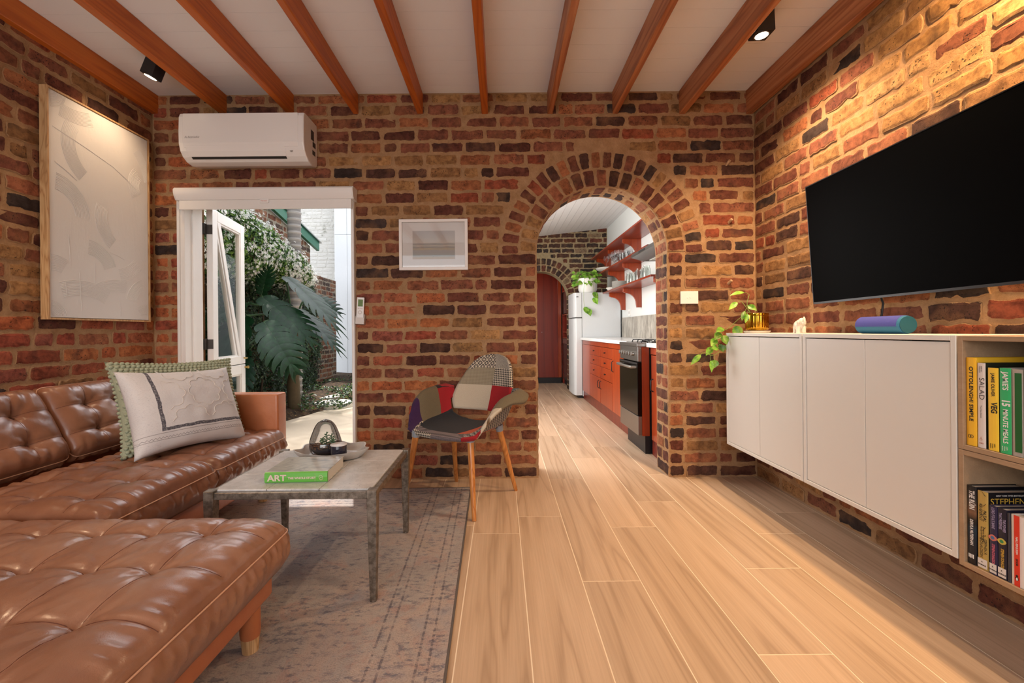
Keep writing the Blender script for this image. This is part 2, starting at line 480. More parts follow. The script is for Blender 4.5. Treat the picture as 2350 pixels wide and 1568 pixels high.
# --- the arch: two rings of headers on the face, bricks on the soffit and the jambs
arch = thing('trim_1', None, None, kind='structure'); arch['label'] = 'double ring brick arch over the kitchen opening'
def ring(cx, cz, r0, r1, n, a0, a1, y, N, pal, joint=.012, jit=.0):
    out = []
    for i in range(n):
        t0 = a0+(a1-a0)*i/n; t1 = a0+(a1-a0)*(i+1)/n
        g0 = joint/2/r0; g1 = joint*.9/r1
        def P(r, t): return (cx+r*math.cos(t), cz+r*math.sin(t))
        out.append(brick_geo([P(r0+.004, t0+g0), P(r1-.004, t0+g1), P(r1-.004, t1-g1), P(r0+.004, t1-g0)], V3(0, y, 0), UX, UZ, N, pal, ragged=.002))
    return out
mm = MB(); n = 40
for (ra, rb) in ((AR, RO+.008),):
    V = []; F = []
    for i in range(n+1):
        t = PI*i/n
        for r in (ra, rb):
            V.append((AX+r*math.cos(t), YB-.004, AZ+r*math.sin(t)))
    for i in range(n): F.append((2*i, 2*i+1, 2*i+3, 2*i+2))
    m_ = len(V)
    V += [(v[0], YB+.002, v[2]) for v in V]
    for i in range(n): F += [(2*i+1, 2*i+3, m_+2*i+3, m_+2*i+1), (2*i, 2*i+2, m_+2*i+2, m_+2*i)]
    mm.add(V, F)
mm.build('mortar', M_MORTAR, arch, fix=False)
av = ring(AX, AZ, AR, AR+RING/2, 19, 0, PI, YB-.005, -UY, PAL)+ring(AX, AZ, AR+RING/2, AR+RING, 26, -.03, PI+.03, YB-.005, -UY, PAL)
rows = 17
for i in range(rows):                     # soffit, two bricks deep, staggered
    t0 = PI*i/rows; t1 = PI*(i+1)/rows; tm = (t0+t1)/2
    Nn = V3(-math.cos(tm), 0, -math.sin(tm)); T = V3(-math.sin(tm), 0, math.cos(tm)); P0 = V3(AX+AR*math.cos(tm), 0, AZ+AR*math.sin(tm))-Nn*.001
    hw = AR*(t1-t0)/2-.0065
    cut = [YB+.003, YB+.11, YB+WT-.003] if i % 2 else [YB+.003, YB+.17, YB+WT-.003]
    if i % 4 == 2: cut = [YB+.003, YB+.07, YB+WT-.003]
    for a, b in zip(cut, cut[1:]):
        av.append(brick_geo([(-hw, a+.005), (hw, a+.005), (hw, b-.005), (-hw, b-.005)], P0, T, UY, Nn, PAL, proud=(.001, .006), ragged=.0016))
for sx, xx in ((1, AX+AR), (-1, AX-AR)):  # jambs
    k = 0; z = 0
    while z < AZ-.02:
        z1 = min(z+.0856, AZ+.01)
        cut = [YB+.003, YB+.115, YB+WT-.003] if k % 2 else [YB+.003, YB+WT-.003]
        if k % 3 == 2: cut = [YB+.003, YB+.08, YB+WT-.003]
        for a, b in zip(cut, cut[1:]):
            av.append(brick_geo([(a+.005, z+.006), (b-.005, z+.006), (b-.005, z1-.005), (a+.005, z1-.005)], V3(xx-sx*.0005, 0, 0), UY, UZ, V3(-sx, 0, 0), PAL, proud=(.001, .006)))
        k += 1; z = z1
make_bricks(arch, av, M_BRICK)
# --- left and right walls
wl = thing('wall_left', None, None, kind='structure'); wl['label'] = 'brick wall on the left behind the leather sofa'
MB().box(XL-.2, XL, YN-.2, YB+.02, 0, ZC+.2).build('mortar', M_MORTAR, wl)
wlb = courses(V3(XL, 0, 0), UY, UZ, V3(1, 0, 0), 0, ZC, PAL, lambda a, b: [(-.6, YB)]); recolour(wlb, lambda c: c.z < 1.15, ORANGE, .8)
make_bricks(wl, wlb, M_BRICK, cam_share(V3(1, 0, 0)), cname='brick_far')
wr = thing('wall_right', None, None, kind='structure'); wr['label'] = 'brick wall on the right behind television and cabinets'
MB().box(XR, XR+.2, YN-.2, YB+.02, 0, ZC+.2).build('mortar', M_MORTAR, wr)
wrb = [b for b in courses(V3(XR, 0, 0), UY, UZ, V3(-1, 0, 0), 0, ZC, PAL, lambda a, b: [(-.6, YB)]) if b]
for i, b in enumerate(wrb):       # the limey buff bricks high on the wall above the television
    c_ = b[4]
    if c_.z > 1.72+.42*(c_.y-1.4) and c_.y < 2.02 and random.random() < .8:
        col = lin(random.choice(['b48a58', 'a67c4c', 'bf9766', '987048'])); wrb[i] = (b[0], b[1], [col]*len(b[0]), b[3], b[4])
make_bricks(wr, wrb, M_BRICK, cam_share(V3(1, 0, 0)), cname='brick_far')
# --- wall behind the camera, with the window the daylight comes through
wn = thing('wall_near', None, None, kind='structure'); wn['label'] = 'white plastered wall behind the camera with a wide window'
MB().box(XL-.2, XR+.2, YN-.2, YN, 0, .55).box(XL-.2, XR+.2, YN-.2, YN, 2.5, ZC+.2).box(XL-.2, -2.0, YN-.2, YN, .55, 2.5).box(1.4, XR+.2, YN-.2, YN, .55, 2.5).build('plaster', M_WHITE, wn)
MB().box(-2.0, 1.4, YN-.12, YN-.05, .55, .62).box(-2.0, 1.4, YN-.12, YN-.05, 2.43, 2.5).box(-2.0, -1.93, YN-.12, YN-.05, .55, 2.5).box(1.33, 1.4, YN-.12, YN-.05, .55, 2.5).box(-.34, -.26, YN-.12, YN-.05, .55, 2.5).build('window_frame', M_WHITE, wn)

# ------------------------------------------------ ceiling and its beams
ce = thing('ceiling', None, None, kind='structure'); ce['label'] = 'white boarded ceiling between the timber beams'
MB().box(XL-.2, XR+.2, YN-.2, YB+WT+.05, ZC+.02, ZC+.3).build('ceiling_slab', M_CEIL, ce)
yb = YN
while yb < YB:
    y2 = min(yb+.135, YB)
    o = box('board', M_CEIL, ce, XL, XR, yb+.0007, y2-.0007, ZC, ZC+.022); yb = y2
M_BEAM = wood('beam_wood', '94440f', 'c0621c', 'd07428', 'y', 1.0, .5, .5, ringsc=(7, 8), stretch=.06, contrast=.5)
M_BEAM2 = wood('beam_wood_pale', '8a4a28', 'b06c42', 'c4875c', 'y', 1.0, .5, .9, ringsc=(7, 8), stretch=.06, contrast=.8)
BX = [(-2.378, -2.333), (-1.912, -1.865), (-1.452, -1.406), (-1.0, -.964), (-.562, -.522), (-.121, -.077), (.329, .367), (.774, .812), (1.231, 1.275), (1.690, 1.737)]
order = ['first', 'second', 'third', 'fourth', 'fifth', 'sixth', 'seventh', 'eighth', 'ninth', 'tenth']
for i, (a, b) in enumerate(BX):
    zb = 2.517-.035*(i/9)
    lab = {0: 'orange stained ceiling beam along the left brick wall', 9: 'brown ceiling beam along the right brick wall'}.get(i, '%s ceiling beam counted from the left brick wall' % order[i])
    o = box('ceiling_beam', M_BEAM if i < 6 else M_BEAM2, None, a, b, YN, YB+.02, zb, ZC+.001, bevel=.004, seg=1)
    setp(o, lab, 'beam', 'exposed timber ceiling beams')

# ------------------------------------------------ floor: wood-look planks with pale joints
M_PLANK = wood('plank', '9c8168', 'c2a68b', 'cdb298', 'y', 1.0, .40, .7, ringsc=(5.5, 7), stretch=.055, contrast=.55)
M_GROUT = flat('grout', 'ead8bf', .8, var=.04)
fl = thing('floor', None, None, kind='structure'); fl['label'] = 'pale wood plank floor running through to the kitchen'
MB().box(XL-.2, 2.2, YN-.2, 9.6, -.06, -.0007).build('grout', M_GROUT, fl)
PW = .2342; PL = 1.21
joint_y = {0: 2.174, 1: 2.369, 2: 2.896, 3: 2.233, 4: 2.558, 5: 1.837, 6: 2.148, 7: 2.393, -1: 3.48}
joint_y[2] = 1.753; joint_y[4] = 1.35
pl = []
for k in range(-11, 9):
    x0 = -.150+PW*k; x1 = x0+PW
    jy = joint_y.get(k, 1.3+((k*37) % 12)*.1)
    y = jy-PL*math.ceil((jy-YN)/PL)
    while y < 9.5:
        a, b = max(y, YN), y+PL
        xx0, xx1 = max(x0, XL), x1
        if b > YB and xx0 < .1 and a < YB+.2: b2 = min(b, YB+.12) if xx1 < .3 else b
        else: b2 = b
        if xx1 < .3 and a >= YB+.1: break
        if b2-a > .03 and xx0 < 1.80:
            pl.append((xx0, min(xx1, 1.8), a, b2))
        y = b
for (x0, x1, a, b) in pl:
    g = .0021
    o = MB().box(-(x1-x0)/2+g, (x1-x0)/2-g, -(b-a)/2+g, (b-a)/2-g, -.01, 0).build('plank', M_PLANK, fl)
    o.location = ((x0+x1)/2, (a+b)/2, 0)
# ------------------------------------------------ soft furnishing helpers
def leather(name, c1, c2, c3, rough=.35):
    t = NT(name); v = t.coord('Object')
    n1 = t.noise(v, 4, 5, .6); n2 = t.noise(v, 30, 5, .6)
    col = t.ramp(n1, [(.3, c1), (.5, c2), (.72, c3)])
    col = t.mix(t.math('MULTIPLY', n2, .25), col, c1)
    t.base(col)
    vo = t.voro(v, 420, 'F1'); n3 = t.noise(v, 14, 3, .5, 1.5)
    t.bump(t.math('ADD', t.math('MULTIPLY', vo, .12), t.math('MULTIPLY', n3, .8)), .3, .004)
    t.set(Roughness=t.math('ADD', t.math('MULTIPLY', n2, .14), rough-.07), Coat_Weight=.28, Coat_Roughness=.22)
    return t.m
M_LEATHER = leather('tan_leather', '7b4f39', '8f6046', 'a07055')
M_LEATHER2 = leather('worn_tan_leather', '8d6048', '9e7259', 'ad856c', .30)
M_LEATHER_O = leather('orange_leather', 'b06238', 'bd7246', 'c67e54', .42)
M_PIPE = flat('piping', 'd9a988', .45)
M_SEAM = flat('seam_thread', '5e2f1c', .7)
def fbm(x, y, sx, sy, seed, octv=3):
    """cheap smooth value noise on arrays"""
    out = np.zeros_like(x); amp = 1; f = 1
    for o in range(octv):
        r = np.random.default_rng(seed*17+o)
        G = r.random((64, 64))*2-1
        X = (x*sx*f) % 63; Y = (y*sy*f) % 63
        xi = np.floor(X).astype(int); yi = np.floor(Y).astype(int); fx = X-xi; fy = Y-yi
        fx = fx*fx*(3-2*fx); fy = fy*fy*(3-2*fy)
        out += amp*((G[xi, yi]*(1-fx)+G[xi+1, yi]*fx)*(1-fy)+(G[xi, yi+1]*(1-fx)+G[xi+1, yi+1]*fx)*fy)
        amp *= .5; f *= 2
    return out
def tufted(name, mat, parent, x0, x1, y0, y1, zb, zp, zt, xs, ys, seed=1, M=None, res=.0085, fold=1.0, edge=7, dep=.024, seams='xy'):
    """a cushion: top puffs up from the piping line zp to zt with buttons on the grid xs x ys; boxing below to zb"""
    W, D = x1-x0, y1-y0; nx, ny = int(W/res), int(D/res)
    s = np.linspace(-1, 1, nx); t = np.linspace(-1, 1, ny)
    s = np.sign(s)*(1-(1-np.abs(s))**1.25)*1.0; t = np.sign(t)*(1-(1-np.abs(t))**1.25)
    S, T = np.meshgrid(s, t, indexing='ij')
    X = (x0+x1)/2+S*W/2; Y = (y0+y1)/2+T*D/2
    # rounded corners in plan
    rc = .035
    cx = np.clip(np.abs(S)*W/2-(W/2-rc), 0, None); cy = np.clip(np.abs(T)*D/2-(D/2-rc), 0, None)
    r = np.sqrt(cx**2+cy**2); k = np.where(r > rc*.999, rc/np.maximum(r, 1e-6), 1)
    mc = np.maximum(cx, cy); kk = np.where(r > 1e-6, mc/np.maximum(r, 1e-6), 1)
    X = np.where(cx > 0, np.sign(S)*(W/2-rc+cx*kk)+(x0+x1)/2, X); Y = np.where(cy > 0, np.sign(T)*(D/2-rc+cy*kk)+(y0+y1)/2, Y)
    prof = ((1-np.abs(S)**edge)*(1-np.abs(T)**edge))**.5
    Z = zp+(zt-zp)*prof
    inner = np.clip(prof, 0, 1)
    # seams and buttons
    dx = np.min([np.abs(X-a) for a in xs], axis=0) if len(xs) else np.full_like(X, 9)
    dy = np.min([np.abs(Y-a) for a in ys], axis=0) if len(ys) else np.full_like(X, 9)
    puff = .0
    px = np.abs(np.diff(xs)).mean() if len(xs) > 1 else .2; py = np.abs(np.diff(ys)).mean() if len(ys) > 1 else .2
    puff = .010*(np.clip(dx/(px/2), 0, 1)**.6+np.clip(dy/(py/2), 0, 1)**.6)/2
    Z = Z+(puff-.006)*inner
    if 'x' in seams: Z -= .0075*np.exp(-(dx/.0055)**1)*inner
    if 'y' in seams: Z -= .0060*np.exp(-(dy/.0055)**1)*inner
    Bx = []; rs = np.random.default_rng(seed)
    for a in xs:
        for b in ys:
            rr = np.sqrt((X-a)**2+(Y-b)**2)+1e-5; th = np.arctan2(Y-b, X-a)
            ph = rs.random()*6.28; kf = 5+rs.integers(0, 3); kf2 = 9+rs.integers(0, 4)
            Z -= dep*np.exp(-rr/.032)*inner
            cr1 = (1-np.abs(np.sin(kf*th/2+ph+.8*np.sin(rr*40))))**5; cr2 = (1-np.abs(np.sin(kf2*th/2+ph*2)))**5
            Z += (.0030*np.cos(kf*th+ph)-.0075*cr1-.0035*cr2)*np.exp(-rr/.065)*(1-np.exp(-rr/.010))*inner*fold
    Z += .0022*fbm(X+5, Y+5, 6, 6, seed, 3)*inner*fold
    # folds running in from the edges
    ex = (1-np.abs(S))*W/2; ey = (1-np.abs(T))*D/2
    Z += .0045*fbm(X+3, Y+3, 1.5, 48, seed+3, 2)*np.exp(-((ex-.035)/.035)**2)*fold
    Z += .0016*fbm(X+3, Y+3, 40, 1.5, seed+5, 2)*np.exp(-((ey-.035)/.03)**2)*fold
    V = np.stack([X, Y, Z], -1).reshape(-1, 3)
    I = np.arange(nx*ny).reshape(nx, ny)
    F = np.stack([I[:-1, :-1], I[1:, :-1], I[1:, 1:], I[:-1, 1:]], -1).reshape(-1, 4).tolist()
    per = list(I[:, 0])+list(I[-1, 1:])+list(I[-2::-1, -1])+list(I[0, -2:0:-1])
    P = V[per]; m = len(per); C = np.array([(x0+x1)/2, (y0+y1)/2, 0])
    L = np.r_[0, np.cumsum(np.linalg.norm(np.diff(P[:, :2], axis=0), axis=1))]
    out = P-C; out[:, 2] = 0; out[:, 0] /= W; out[:, 1] /= D
    big = np.maximum(np.abs(out[:, 0]), np.abs(out[:, 1])); dirx = np.where(np.abs(out[:, 0]) > big-.02, np.sign(out[:, 0]), 0); diry = np.where(np.abs(out[:, 1]) > big-.02, np.sign(out[:, 1]), 0)
    dn = np.stack([dirx, diry], -1); dn /= np.maximum(np.linalg.norm(dn, axis=1, keepdims=True), 1e-6)
    rings = []; K = 9
    for k in range(1, K+1):
        f = k/K; z = zp+(zb-zp)*f
        bulge = .016*math.sin(PI*min(f*1.02, 1))-.012*f*f
        wr = .0075*fbm(L+1, np.full_like(L, f*1.5+2), 58, 2.6, seed+9, 2)*math.sin(PI*min(1, f+.12))*min(fold, 1.3)*(1-.5*f)
        q = P.copy(); q[:, :2] += dn*(bulge+wr)[:, None]; q[:, 2] = z
        rings.append(q)
    base = len(V); V = np.vstack([V]+rings)
    prev = per
    for k in range(K):
        cur = [base+k*m+i for i in range(m)]
        for i in range(m): F.append([prev[i], cur[i], cur[(i+1) % m], prev[(i+1) % m]])
        prev = cur
    F.append(prev[::-1])
    pipe = P.copy(); pipe[:, :2] += dn*.0035; pipe[:, 2] = zp
    pipe = pipe[::3]
    seamlines = []
    for a in xs:
        i = int(np.argmin(np.abs(X[:, ny//2]-a))); js = [j for j in range(3, ny-3) if 1]
        seamlines.append([(X[i, j], Y[i, j], Z[i, j]+.0002) for j in js[::2]])
    for b in ys:
        j = int(np.argmin(np.abs(Y[nx//2, :]-b)))
        seamlines.append([(X[i, j], Y[i, j], Z[i, j]+.0002) for i in range(3, nx-3, 2)])
    if M is not None:
        V = np.array([M @ Vector(v) for v in V]); pipe = np.array([M @ Vector(v) for v in pipe])
    o = from_arrays(name, V.tolist(), F, mat, parent, smooth=True)
    bm = bmesh.new(); bm.from_mesh(o.data); bmesh.ops.recalc_face_normals(bm, faces=bm.faces); bm.to_mesh(o.data); bm.free()
    MB().tube([tuple(p) for p in pipe], .0021, 6, closed=True).build('piping', M_PIPE, o, smooth=True)
    for sl in seamlines:
        if M is not None: sl = [M @ Vector(p) for p in sl]
        MB().tube(sl, .0011, 4).build('seam', M_SEAM, o, smooth=True, fix=False)
    return o
def rbox(name, mat, parent, x0, x1, y0, y1, z0, z1, r=.02, M=None):
    o = MB().box(x0, x1, y0, y1, z0, z1, M).build(name, mat, parent, bevel=r, seg=4)
    o.data.polygons.foreach_set('use_smooth', [True]*len(o.data.polygons)); return o

# ------------------------------------------------ leather sofa with chaise
sofa = world('leather_sofa', 'tan leather corner sofa with button-tufted cushions along the left wall', 'sofa', (-1.7, 1.7, 0))
rbox('base', M_LEATHER_O, sofa, -2.31, -1.37, 1.42, 2.66, .15, .285, .012)
rbox('chaise_base', M_LEATHER_O, sofa, -2.31, -.755, .56, 1.43, .155, .282, .012)
rbox('backrest_frame', M_LEATHER_O, sofa, -2.33, -2.20, .56, 2.76, .15, .66, .02)
ar = rbox('armrest', M_LEATHER_O, sofa, -2.33, -1.365, 2.655, 2.765, .15, .638, .014)
MB().tube([(-2.2, 2.662, .633), (-1.375, 2.662, .633), (-1.367, 2.672, .633), (-1.367, 2.75, .633)], .002, 6).build('piping', M_LEATHER_O, ar, smooth=True)
tufted('seat_cushion', M_LEATHER, sofa, -1.93, -1.312, 2.008, 2.652, .275, .380, .440, [-1.46, -1.64, -1.82], [2.12, 2.33, 2.54], 3, fold=1.5, edge=9)
tufted('seat_cushion', M_LEATHER, sofa, -1.93, -1.308, 1.43, 2.003, .275, .382, .448, [-1.46, -1.64, -1.82], [1.54, 1.72, 1.89], 5, fold=1.5, edge=9)
tufted('chaise_cushion', M_LEATHER2, sofa, -1.96, -.695, .54, 1.425, .262, .372, .432, [-.876, -1.04, -1.205, -1.37, -1.535, -1.70, -1.86], [.69, .893, 1.096, 1.296], 7, fold=1.15, res=.0075, edge=12)
for k, yc in enumerate((2.33, 1.68, 1.03)):
    # face of the cushion looks to +x and leans back; local z is the face normal
    z_ = Vector((math.cos(.50), 0, math.sin(.50))); y_ = Vector((0, 1, 0)); x_ = y_.cross(z_)
    M = Matrix.Translation((-2.145, yc, .565)) @ Matrix((x_, y_, z_)).transposed().to_4x4()
    tufted('back_cushion', M_LEATHER, sofa, -.175, .185, -.322, .322, 0, .085, .150, [-.05, .085], [-.165, 0, .165], 11+k, M=M, fold=1.25, dep=.040, seams='x', edge=6)
def leg(x, y, zt, r, z0=0):
    l = MB().lathe([(r*.94, .055), (r, .07), (r, zt)], (x, y, 0), 20).build('leg', M_LEATHER_O, sofa, smooth=True)
    setp(l, 'leather wrapped leg with a pale wooden foot')
    MB().lathe([(r*.78, z0), (r*.9, .055)], (x, y, 0), 20).build('foot', M_OAK, l, smooth=True)
M_OAK = wood('oak', 'b08556', 'd0a878', 'dcb88c', 'z', 1.5, .5, .7)
M_OAKX = wood('oak_cross', 'a88463', 'c2a07c', 'ccad8a', 'y', 1.5, .5, .9)
for x, y in ((-.80, 1.375), (-.80, .62), (-2.25, 1.0), (-1.43, 2.6), (-2.25, 2.7)): leg(x, y, .158, .030, .0085 if x > -1.9 else 0)

# ------------------------------------------------ cushions
def pillow_mesh(w, h, T, n=46, seed=1):
    s = np.linspace(-1, 1, n); S, R = np.meshgrid(s, s, indexing='ij')
    pin = .07
    X = S*w/2*(1-pin*(1-S**2)*0-pin*(1-R**2)*0 - .06*(np.abs(R)**2)*(0))*(1-.05*(1-np.abs(R)**2.0)*0)
    X = S*w/2*(1-.11*(1-R**2)*np.abs(S)**3); Y = R*h/2*(1-.12*(1-S**2)*np.abs(R)**3)
    th = T/2*((1-S**2)*(1-R**2))**.42
    th = th*(1+.10*fbm(X+2, Y+2, 7, 7, seed, 2))+.003*fbm(X+2, Y+2, 14, 14, seed+2, 3)*((1-S**2)*(1-R**2))**.3
    return X, Y, th
def pillow(name, mat, parent, w, h, T, seed=1):
    X, Y, th = pillow_mesh(w, h, T, 46, seed); n = X.shape[0]
    V = np.concatenate([np.stack([X, Y, th], -1).reshape(-1, 3), np.stack([X, Y, -th], -1).reshape(-1, 3)])
    I = np.arange(n*n).reshape(n, n); F = []
    for a, fl_ in ((I, 0), (I+n*n, 1)):
        q = np.stack([a[:-1, :-1], a[1:, :-1], a[1:, 1:], a[:-1, 1:]], -1).reshape(-1, 4)
        F += (q[:, ::-1] if fl_ else q).tolist()
    o = from_arrays(name, V.tolist(), F, mat, parent, smooth=True, off=False)
    bm = bmesh.new(); bm.from_mesh(o.data); bmesh.ops.remove_doubles(bm, verts=bm.verts, dist=.0004); bm.to_mesh(o.data); bm.free()
    return o, (X, Y, th)
def surf_z(data, w, h, x, y):
    X, Y, th = data; n = X.shape[0]
    s = min(max((x/(w/2)+1)/2*(n-1), 0), n-1.001); r = min(max((y/(h/2)+1)/2*(n-1), 0), n-1.001)
    i, j = int(s), int(r); fs, fr = s-i, r-j
    return th[i, j]*(1-fs)*(1-fr)+th[i+1, j]*fs*(1-fr)+th[i, j+1]*(1-fs)*fr+th[i+1, j+1]*fs*fr
def pose(o, TL, TR, BL, BR, shift=0):
    TL, TR, BL, BR = map(Vector, (TL, TR, BL, BR))
    c = (TL+TR+BL+BR)/4; x = ((TR-TL)+(BR-BL)).normalized(); y = ((TL-BL)+(TR-BR)); y = (y-x*y.dot(x)).normalized(); z = x.cross(y)
    M = Matrix((x, y, z)).transposed().to_4x4(); o.matrix_world = Matrix.Translation(c+z*shift) @ M
    return ((TR-TL).length+(BR-BL).length)/2, ((TL-BL).length+(TR-BR).length)/2
t = NT('grey_woven_cotton'); v = t.coord('Object')
sep = t.n('ShaderNodeSeparateXYZ'); t.l(t.n('ShaderNodeTexCoord').outputs['Object'], sep.inputs[0])
x_, y_ = sep.outputs[0], sep.outputs[1]
wob = t.math('MULTIPLY', t.math('SUBTRACT', t.noise(v, 22, 4, .7), .5), .012)
def band(a, c, hw, lo=None, hi=None, other=None):
    d = t.math('ABSOLUTE', t.math('SUBTRACT', t.math('ADD', a, wob), c))
    m = t.math('LESS_THAN', d, hw)
    if lo is not None: m = t.math('MULTIPLY', m, t.math('GREATER_THAN', other, lo))
    if hi is not None: m = t.math('MULTIPLY', m, t.math('LESS_THAN', other, hi))
    return m
bnd = t.math('MAXIMUM', band(x_, -.172, .0075, -.115, None, y_), band(y_, -.108, .0075, -.178, None, x_))
wear = t.ramp(t.noise(v, 130, 4, .8), [(.30, .35), (.5, .95)])
wv = t.noise(t.coord('Object', (1, 8, 1)), 120, 2, .6)
base = t.mix(t.noise(v, 7, 4, .6), 'cdc8c6', 'e4dfdb')
zig = t.math('FRACT', t.math('MULTIPLY', x_, 70)); zig = t.math('MULTIPLY', t.math('ABSOLUTE', t.math('SUBTRACT', zig, .5)), .014)
row = t.math('LESS_THAN', t.math('ABSOLUTE', t.math('SUBTRACT', t.math('ADD', y_, zig), -.140)), .0016)
row2 = t.math('LESS_THAN', t.math('ABSOLUTE', t.math('SUBTRACT', t.math('ABSOLUTE', t.math('SUBTRACT', y_, -.138)), .014)), .0014)
row = t.math('MAXIMUM', row, row2)
base = t.mix(t.math('MULTIPLY', row, t.math('MULTIPLY', wear, .7)), base, '6f6663')
lft = t.math('MULTIPLY', t.math('LESS_THAN', x_, -.185), t.ramp(t.noise(t.coord('Object', (1, 4, 1)), 120, 4, .8), [(.55, 0.0), (.66, .4)]))
base = t.mix(lft, base, '6f6a70')
t.base(t.mix(t.math('MULTIPLY', bnd, wear), base, '45434c'))
t.bump(t.math('ADD', wv, t.noise(v, 160, 2, .5)), .35, .003); t.set(Roughness=.95)
M_GREYCUSH = t.m
M_CORD = flat('cream_cord', 'dcd2c8', .9)
W1, H1 = .56, .43
g = thing('throw_cushion', 'pale grey cushion with dark stripe border and corded lattice on the sofa', 'cushion')
pose(g, (-1.775, 2.015, .835), (-1.615, 2.49, .805), (-1.63, 1.965, .445), (-1.44, 2.455, .432), .0)
co, pd = pillow('cover', M_GREYCUSH, g, W1, H1, .20, 4)
# corded quatrefoil lattice on the front
def star(cx, cy, s):
    pts = []
    for k in range(8):
        a0 = PI/8+k*PI/4
        for j in range(6):
            a = a0+j/6*PI/4; rr = s*(1+.20*math.sin(PI*j/6))
            pts.append((cx+rr*math.cos(a)*1.1, cy+rr*math.sin(a)))
    return pts
cm = MB()
for (cx, cy, s) in ((.045, .055, .066), (.235, .05, .066), (-.145, .055, .066), (.14, .20, .066), (-.05, .20, .066), (.14, -.09, .066), (-.05, -.09, .066)):
    if s == 0: continue
    pts = [p for p in star(cx, cy, s)]
    run = []
    for p in pts+[pts[0]]:
        ok = -.14 < p[0] < .245 and -.085 < p[1] < .19
        if ok: run.append((p[0], p[1], surf_z(pd, W1, H1, p[0], p[1])+.0008))
        if (not ok or p is pts[0] and len(run) > 1 and p == (pts+[pts[0]])[-1]) and len(run) > 2: cm.tube(run, .0016, 5); run = []
    if len(run) > 2: cm.tube(run, .0016, 5)
cm.build('cord_trim', M_CORD, g, smooth=True, fix=False)
M_GREENW = flat('green_wool', 'a5a88c', .95, var=.18, scale=60, bump=.6, bscale=200)
g2 = thing('throw_cushion', 'sage green bobble-knit cushion behind the grey one on the sofa', 'cushion')
W2, H2 = .65, .48
pose(g2, (-1.86, 2.085, .885), (-1.665, 2.66, .86), (-1.74, 2.04, .43), (-1.53, 2.61, .42), -.03)
co2, pd2 = pillow('cover', M_GREENW, g2, W2, H2, .16, 6)
bs = MB(); dirs = MB().sphere((0, 0, 0), 1, 5)
nb = 30
for i in range(nb):
    for j in range(24):
        for sd in (1, -1):
            x = (-1+2*(i+.5+(.5 if j % 2 else 0)*.6)/nb)*W2/2; y = (-1+2*(j+.5)/24)*H2/2
            if abs(x) > W2/2: continue
            if sd < 0 and 2 < i < nb-3 and 2 < j < 21: continue
            kx = 1-.11*(1-(2*y/H2)**2)*abs(2*x/W2)**3; ky = 1-.12*(1-(2*x/W2)**2)*abs(2*y/H2)**3
            z = surf_z(pd2, W2, H2, x, y)*sd
            q = 1+random.uniform(-.1, .1)
            bs.add([(x*kx+v_[0]*.0112*q, y*ky+v_[1]*.0096*q, z+v_[2]*.010) for v_ in dirs.v], dirs.f)
o = bs.build('bobbles', M_GREENW, g2, smooth=True, fix=False, auto=False); o['kind'] = 'stuff'

# ------------------------------------------------ rug
t = NT('faded_rug'); v = t.coord('Object')
n1 = t.noise(v, 3.2, 5, .65, .6); n2 = t.noise(t.coord('Object', (1, 2.2, 1)), 26, 6, .75); n3 = t.noise(v, 9, 5, .7, .8); n4 = t.noise(v, 220, 2, .5)
col = t.ramp(n1, [(.32, '9b8f8b'), (.46, 'a69e9a'), (.56, 'ae9e96'), (.7, '9d989a')])
col = t.mix(t.ramp(n3, [(.54, 0.0), (.64, .42)]), col, 'a98177')
dk = t.math('MULTIPLY', t.ramp(n2, [(.50, 0.0), (.60, 1.0)]), t.ramp(t.noise(v, 6.3, 5, .75, 1.2), [(.42, .08), (.56, .95)]))
col = t.mix(t.math('MULTIPLY', dk, .72), col, '50556a')
# woven border lines along the edge and a medallion grid, worn away by noise
sp = t.n('ShaderNodeSeparateXYZ'); t.l(t.n('ShaderNodeTexCoord').outputs['Object'], sp.inputs[0])
bl = None
for dd in (.055, .09, .20, .235):
    m_ = t.math('LESS_THAN', t.math('ABSOLUTE', t.math('SUBTRACT', t.math('SUBTRACT', .90, t.math('ABSOLUTE', sp.outputs[0])), dd)), .004)
    m2 = t.math('LESS_THAN', t.math('ABSOLUTE', t.math('SUBTRACT', t.math('SUBTRACT', 1.15, t.math('ABSOLUTE', sp.outputs[1])), dd)), .004)
    q = t.math('MAXIMUM', m_, m2); bl = q if bl is None else t.math('MAXIMUM', bl, q)
med = t.voro(t.coord('Object', (1, 1, .01)), 5.5, 'DISTANCE_TO_EDGE', rand=.35)
bl = t.math('MAXIMUM', bl, t.math('MULTIPLY', t.math('LESS_THAN', t.math('ABSOLUTE', t.math('SUBTRACT', med, .12)), .010), .25))
col = t.mix(t.math('MULTIPLY', bl, t.ramp(n2, [(.40, 0.0), (.56, .75)])), col, '5b5762')
col = t.mix(t.ramp(n4, [(.3, .35), (.5, 0.0)]), col, '6e6763')
t.base(col); t.bump(t.math('ADD', n4, t.math('MULTIPLY', n2, .6)), .5, .004); t.set(Roughness=.97)
t.b.inputs['Specular IOR Level'].default_value = .1
rug = thing('rug', 'faded grey and pink oriental rug under the coffee table', 'rug', (-1.08, 1.63, 0), math.radians(1.2))
MB().box(-.9, .9, -1.15, 1.15, .0008, .008).build('pile', t.m, rug, bevel=.003)
M_BIND = flat('rug_binding', '5d5552', .9, var=.2, scale=200)
MB().box(.896, .905, -1.15, 1.152, .0008, .0092).box(-.905, .905, 1.146, 1.155, .0008, .0092).build('binding', M_BIND, rug, bevel=.002)

